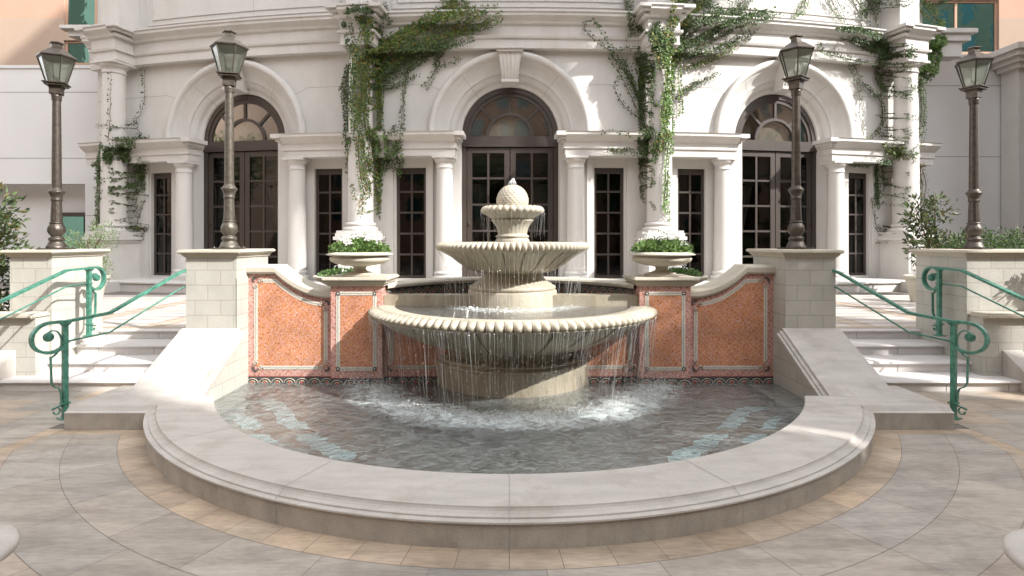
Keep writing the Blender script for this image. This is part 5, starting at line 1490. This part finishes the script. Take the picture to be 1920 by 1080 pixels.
# ------------------------------------------------------------------ neighbouring buildings
sb=thing('side_wall','pale rendered garden building wall with a recessed brown door at the far left','wall',(-18,18.5,0))
YL=18.5
m=MB(); m.box(-34,-17.6,YL,YL+.3,.5,7.62); m.box(-17.6,-13.75,YL,YL+.3,3.82,7.62); m.box(-13.75,-11.5,YL,YL+.3,.5,7.62); m.box(-34,-13.7,YL+.7,YL+.8,.5,3.9)
m.box(-34,-11.5,YL-.04,YL+.32,7.56,7.66)
for z in (6.79,4.65): m.box(-34,-11.5,YL-.003,YL,z-.012,z+.012,1)
m.box(-13.745,-11.5,YL-.003,YL,2.78,2.80,1)
par(m.build('wall',[M['grey_wall'],M['joint']]),sb)
m=MB(); m.box(-15.02,-14.05,YL+.55,YL+.69,.6,2.92); o=par(m.build('door',M['wood']),sb)
m=MB(); m.box(-14.88,-14.19,YL+.52,YL+.549,.8,2.78); q=m.build('door_pane',M['teal']); q.parent=o
sb=thing('side_wall','pale grey rendered wall behind the hedge at the far right','wall',(18,18.5,0))
m=MB(); m.box(12.0,34,YL,YL+.3,.5,7.96); m.box(12,34,YL-.04,YL+.32,7.9,8.0)
for z in (7.0,4.70): m.box(12,34,YL-.003,YL,z-.012,z+.012,1)
par(m.build('wall',[M['grey_wall'],M['joint']]),sb)
m=MB()
for k,(dx,z0,z1) in enumerate(((0,7.35,7.5),(.15,7.5,7.65),(.3,7.65,7.8),(.42,7.8,7.98))): m.box(15.75-dx,19,17.6-dx,18.45,z0,z1-.003)
m.box(15.9,19,17.8,18.45,.5,7.35); par(m.build('corner_cornice',M['facade2']),sb)
def tower(label,x0,x1,y,z1,wins,flip):
    t=thing('tower_building',label,'building',((x0+x1)/2,y,0))
    m=MB()
    xs=sorted({x0,x1}|{w[0] for w in wins}|{w[1] for w in wins})
    for a,b in zip(xs[:-1],xs[1:]):
        ws=[w for w in wins if w[0]<=a+1e-6 and w[1]>=b-1e-6]
        z=0
        for w_ in sorted(ws,key=lambda w:w[2]):
            m.box(a,b,y,y+.4,z,w_[2]); z=w_[3]
        (m.box(a,b,y,y+.4,z,11.33,0),m.box(a,b,y,y+.4,11.33,z1,1)) if z<11.33 else m.box(a,b,y,y+.4,z,z1,1)
    
    par(m.build('wall',[M['tan'],M['orange'],M['joint']]),t)
    for (a,b,z0,z1_,nc,nr) in wins:
        f=MB(); fr=.09
        f.box(a,a+fr,y+.1,y+.2,z0,z1_); f.box(b-fr,b,y+.1,y+.2,z0,z1_); f.box(a,b,y+.103,y+.198,z0,z0+fr); f.box(a,b,y+.103,y+.198,z1_-fr,z1_)
        for i in range(1,nc): x=a+(b-a)*i/nc; f.box(x-.05,x+.05,y+.106,y+.194,z0,z1_)
        for i in range(1,nr): z=z0+(z1_-z0)*i/nr; f.box(a,b,y+.109,y+.19,z-.05,z+.05)
        o=par(f.build('window_frame',M['orange']),t)
        g=MB(); g.add([(a,y+.15,z0),(b,y+.15,z0),(b,y+.15,z1_),(a,y+.15,z1_)],[(0,1,2,3)]); q=g.build('pane',M['teal']); q.parent=o
    m=MB(); m.box(x0,x1,y+1.2,y+1.3,0,z1); par(m.build('interior',M['dark']),t)
tower('salmon and tan rendered tower with teal windows beyond the left wall',-34,-12,24,26,[(-18.75,-13.6,9.40,10.4,4,1),(-18.75,-13.6,10.75,14.6,4,2)],1)
tower('salmon tower with tall teal windows beyond the right wall',12,34,24,26,[(15.4,20.6,9.86,12.1,3,1),(15.4,20.6,12.15,15,3,1)],-1)
bl=MB()
m=thing('balcony','white moulded balcony ledge projecting between the left tower and the facade','balcony',(-15.6,20,9))
bl.box(-17.3,-13.4,21.9,22.9,10.12,10.27,0,.02); bl.box(-17.1,-13.4,22.1,22.9,9.9,10.12); bl.box(-16.6,-13.4,22.3,22.9,9.68,9.9); par(bl.build('ledge',M['facade2']),m)
bl=MB(); m=thing('balcony','white moulded balcony ledge beside the right end of the facade','balcony',(14,17.6,8))
bl.box(12.6,14.15,17.2,17.9,8.25,8.4,0,.02); bl.box(12.6,14.0,17.3,17.9,8.05,8.25); bl.box(12.6,13.8,17.4,17.9,7.6,8.05); par(bl.build('ledge',M['facade2']),m)

# foreground stone bench ends
for sg in (-1,1):
    sd='left' if sg<0 else 'right'
    t=thing('stone_bench','curved pale stone bench whose rounded end just enters the bottom %s corner'%sd,'bench',(-2.84 if sg<0 else 2.80,2.78 if sg<0 else 2.71,0),0,'curved stone benches')
    m=MB(); n=22; prof=[(.0,.47),(.30,.47),(.335,.462),(.35,.445),(.345,.42),(.30,.39),(.20,.36),(.0,.35)]
    def rng(mb,prof,x0,L):
        vs=[];k=len(prof)
        path=[(-1,t_) for t_ in [pi/2+pi*i/n for i in range(n+1)]]
        st_=[]
        for i in range(n+1):
            a=pi/2+pi*i/n; st_.append((x0,0,cos(a),sin(a)))
        st_.append((x0+L,0,0,-1)); st_=[(x0+L,0,0,1)]+st_
        for (cx,cy,ux,uy) in st_:
            for (rr,z) in prof: vs.append((sg*-1*(-(cx+ux*rr)),cy+uy*rr,z))
        fs=[(i*k+j,(i+1)*k+j,(i+1)*k+j+1,i*k+j+1) for i in range(len(st_)-1) for j in range(k-1)]
        mb.add(vs,fs,0,True)
    rng(m,prof,.0,1.3); o=m.build('seat',M['coping']); o.parent=t
    m=MB(); m.box(*sorted((sg*.35,sg*.6)),-.2,.2,0,.36,0,.02); o=m.build('support',M['coping_side']); o.parent=t; m=MB(); m.box(*sorted((sg*.95,sg*1.2)),-.2,.2,0,.36,0,.02); o=m.build('support',M['coping_side']); o.parent=t

# ------------------------------------------------------------------ the courtyard behind the camera with masses and trees added for shade and reflections
def far_block(name,label,x0,x1,y0,y1,h,mat,face):
    t=thing(name,label,'building',((x0+x1)/2,(y0+y1)/2,0))
    m=MB(); m.box(x0,x1,y0,y1,0,h); m.box(x0-.3,x1+.3,y0-.3,y1+.3,h,h+.5); par(m.build('wall',mat),t)
    z=4
    while z<h-2:
        if face=='y':
            x=x0+1.5
            while x<x1-2:
                w_=MB(); w_.box(x,x+1.6,y1-.05,y1+.02,z,z+2.2); par(w_.build('window',M['teal2']),t); x+=3.4
        elif face=='n': pass
        else:
            y=y0+1.5
            while y<y1-2:
                w_=MB(); w_.box(x0-.02,x0+.05,y,y+1.6,z,z+2.2); par(w_.build('window',M['teal2']),t); y+=3.4
        z+=3.6
M['teal2']=plain('window_dark_teal',(.03,.10,.11),.08,0,.8,.1)
far_block('opposite_building','long salmon building facing the courtyard, mirrored in the door panes',-34,30,-34,-24,25,M['orange'],'y')
t=thing('added_shade_wing','unseen tan block added right of the courtyard, stepped to shade paving and facade','building',(17.2,-10,0))
m=MB(); m.box(16,18.5,-23.9,-6.5,0,21); m.box(16.003,18.2,-6.5,-3.7,0,15.4); m.box(16.006,18.2,-3.7,-3.0,0,12.3); m.box(16.006,18.2,-3.0,-2.3,0,10.5); m.box(16.006,18.2,-2.3,.25,0,12.3); m.box(15.9,18.3,-2.3,.35,12.3,12.6); m.box(15.88,18.35,-6.45,-3.6,15.4,15.7); m.box(15.8,18.7,-24,-6.4,21,21.4)  # unseen block: stepped roofs and notch shaped to throw chosen shade
for z in (4,8): m.box(15.95,16.002,-23.9,.25,z,z+.12)
for (ya,yb,zl) in ((-1.2,4.4,23.6),(4.4,7.4,21.4),(7.4,10.2,19.4),(10.2,14.6,19.0)): m.box(16.01,18.19,ya,yb,zl,42)  # storeys hung overhead to shade the upper facade
m.box(16.02,18.18,14.6,17.0,0,42)
par(m.build('wall',M['tan']),t)
for z in (1.2,5,8.8,13,17):
    y=-22
    while y<(-1 if z<9 else -8):
        w_=MB(); w_.box(15.98,16.02,y,y+1.5,z,z+2.1); par(w_.build('window',M['teal2']),t); y+=3.3
def palm(label,loc,h,R,seed):  # palms added out of view to dapple the facade
    r=random.Random(seed); t=thing('added_palm',label,'palm tree',loc,0,'added palms out of view')
    m=MB(); m.tube([(0,0,0),(.1,0,h*.5),(.25,.1,h)],[.28,.2,.17],8); o=m.build('trunk',M['bark']); o.parent=t
    m=MB()
    for k in range(34):
        a=2*pi*k/34+r.uniform(-.1,.1); up=r.uniform(-.5,1.0); L=R*r.uniform(.8,1.1)
        pts=[Vector((.25+L*q*cos(a),.1+L*q*sin(a),h+L*(up*q-(.35+up*.8)*q*q))) for q in [i/9 for i in range(10)]]
        m.tube(pts,.02,3)
        for i in range(1,10):
            for q in range(5):
                p=pts[i-1].lerp(pts[i],q/5); d=(pts[i]-pts[i-1]).normalized(); s_=d.cross(Vector((0,0,1))).normalized()
                for sd_ in (-1,1): leafq(m,p,s_*sd_+d*.6+Vector((0,0,-.35)),Vector((0,0,1)),L*.22*(1-.5*i/10),.045,(.8,.9,.7))
    o=m.build('fronds',M['leaf']); o.parent=t
palm('tallest fan of added palm fronds, unseen right of the courtyard',(17.5,3.3,0),24.5,3.6,1)
palm('added palm leaning over the low shade wing',(16.8,6.4,0),23.0,3.4,2)
palm('added palm nearest the tan shade wing',(18.2,.9,0),27.0,3.6,3)
palm('added palm farthest back, out of view',(20.5,1.8,0),29.5,3.4,4)
def tree(label,loc,h,R,seed,nl):  # trees added out of view for dapples and dark pane reflections
    r=random.Random(seed); t=thing('added_tree',label,'tree',loc,0,'added trees out of view')
    m=MB(); m.tube([(0,0,0),(.1,0,h*.35),(0,.1,h*.7)],[.22,.16,.1],8)
    cl=[(rv(r)*R*r.uniform(.3,.85)) for k in range(16)]
    for c in cl: m.tube([(0,.05,h*.55),(c.x*.6,c.y*.6,h*.75+c.z*.4),(c.x,c.y,h*.86+c.z)],[.07,.04,.015],5)
    o=m.build('trunk',M['bark']); o.parent=t; m=MB()
    for i in range(nl):
        c=r.choice(cl); v=rv(r)*R*.42*r.random()**.5; leafq(m,Vector((c.x+v.x,c.y+v.y,h*.86+c.z+v.z)),rv(r),rv(r),.22,.13,(.7,.9,.6))
    o=m.build('crown',M['leaf']); o.parent=t
tree('added leafy tree over the low shade wing, dappling the pool and steps',(15.0,-3.4,0),15.0,2.0,8,1500)
tree('added open crowned tree at the right of the courtyard',(13.6,2.3,0),12.2,1.8,9,1300)
tree('low bushy tree behind the left bench, added for pane reflections',(-9,-12,0),8,3,10,3500)
tree('low bushy tree behind the right bench, added for pane reflections',(5,-14,0),8,3,12,3500)

far_block('added_west_block','tan block added on the far left, out of the frame, for pane reflections',-40,-30,-24,8,22,M['tan'],'n')  # west and east blocks added to fill side door reflections
far_block('added_east_block','pale tower added far right behind the shade wing, for pane reflections',42,50,-30,16,27,M['tan'],'x')

tr0=[o for o in S.objects if o.name.startswith('added_tree') and o.get('label','').startswith('low bushy tree behind the left')][0]
for k,(x,y,lab) in enumerate(((-17,-8,'added bushy tree farthest to the left behind the viewer'),(-2,-11,'added bushy tree in the middle behind the viewer'),(12.5,-13,'added bushy tree by the tan shade wing behind the viewer'),(-24,2,'added bushy tree beside the far left block'))):
    dup(tr0,(x,y,0),k*1.3,lab)
SUN_E=1.85; EXPO=2.14
# ------------------------------------------------------------------ camera, sun, sky
cam=bpy.data.cameras.new('camera'); co=bpy.data.objects.new('camera',cam); COL.objects.link(co)
co.location=(0,0,CZ); co.rotation_euler=(pi/2,0,0); cam.sensor_width=36; cam.lens=36*F/1920
cam.shift_x=(960-CX)/1920; cam.shift_y=-(540-HY)/1920; cam.clip_end=600; cam.clip_start=.05
S.camera=co
AZ=radians(60); EL=radians(37)     # sun to the right of and behind the camera
sd=Vector((sin(AZ)*cos(EL),-cos(AZ)*cos(EL),sin(EL)))
sun=bpy.data.lights.new('sun','SUN'); sun.energy=SUN_E; sun.angle=radians(.6); sun.color=(1,.97,.93)
so=bpy.data.objects.new('sun',sun); COL.objects.link(so); so.rotation_euler=sd.to_track_quat('Z','Y').to_euler()
W=bpy.data.worlds.new('World'); S.world=W; W.use_nodes=True; nt=W.node_tree; nt.nodes.clear()
sk=nt.nodes.new('ShaderNodeTexSky'); sk.sky_type='NISHITA'; sk.sun_disc=False; sk.sun_elevation=EL; sk.sun_rotation=math.atan2(sd.x,sd.y)
sk.air_density=1.0; sk.dust_density=1.5; sk.ozone_density=1.0
hs=nt.nodes.new('ShaderNodeHueSaturation'); hs.inputs['Saturation'].default_value=.15
bg=nt.nodes.new('ShaderNodeBackground'); bg.inputs[1].default_value=.15; o_=nt.nodes.new('ShaderNodeOutputWorld')
nt.links.new(sk.outputs[0],hs.inputs['Color']); nt.links.new(hs.outputs[0],bg.inputs[0]); nt.links.new(bg.outputs[0],o_.inputs[0])
S.view_settings.view_transform='Standard'; S.view_settings.look='None'; S.view_settings.gamma=1; S.view_settings.exposure=EXPO
S.cycles.max_bounces=8; S.cycles.transparent_max_bounces=24; S.cycles.caustics_reflective=False; S.cycles.caustics_refractive=False
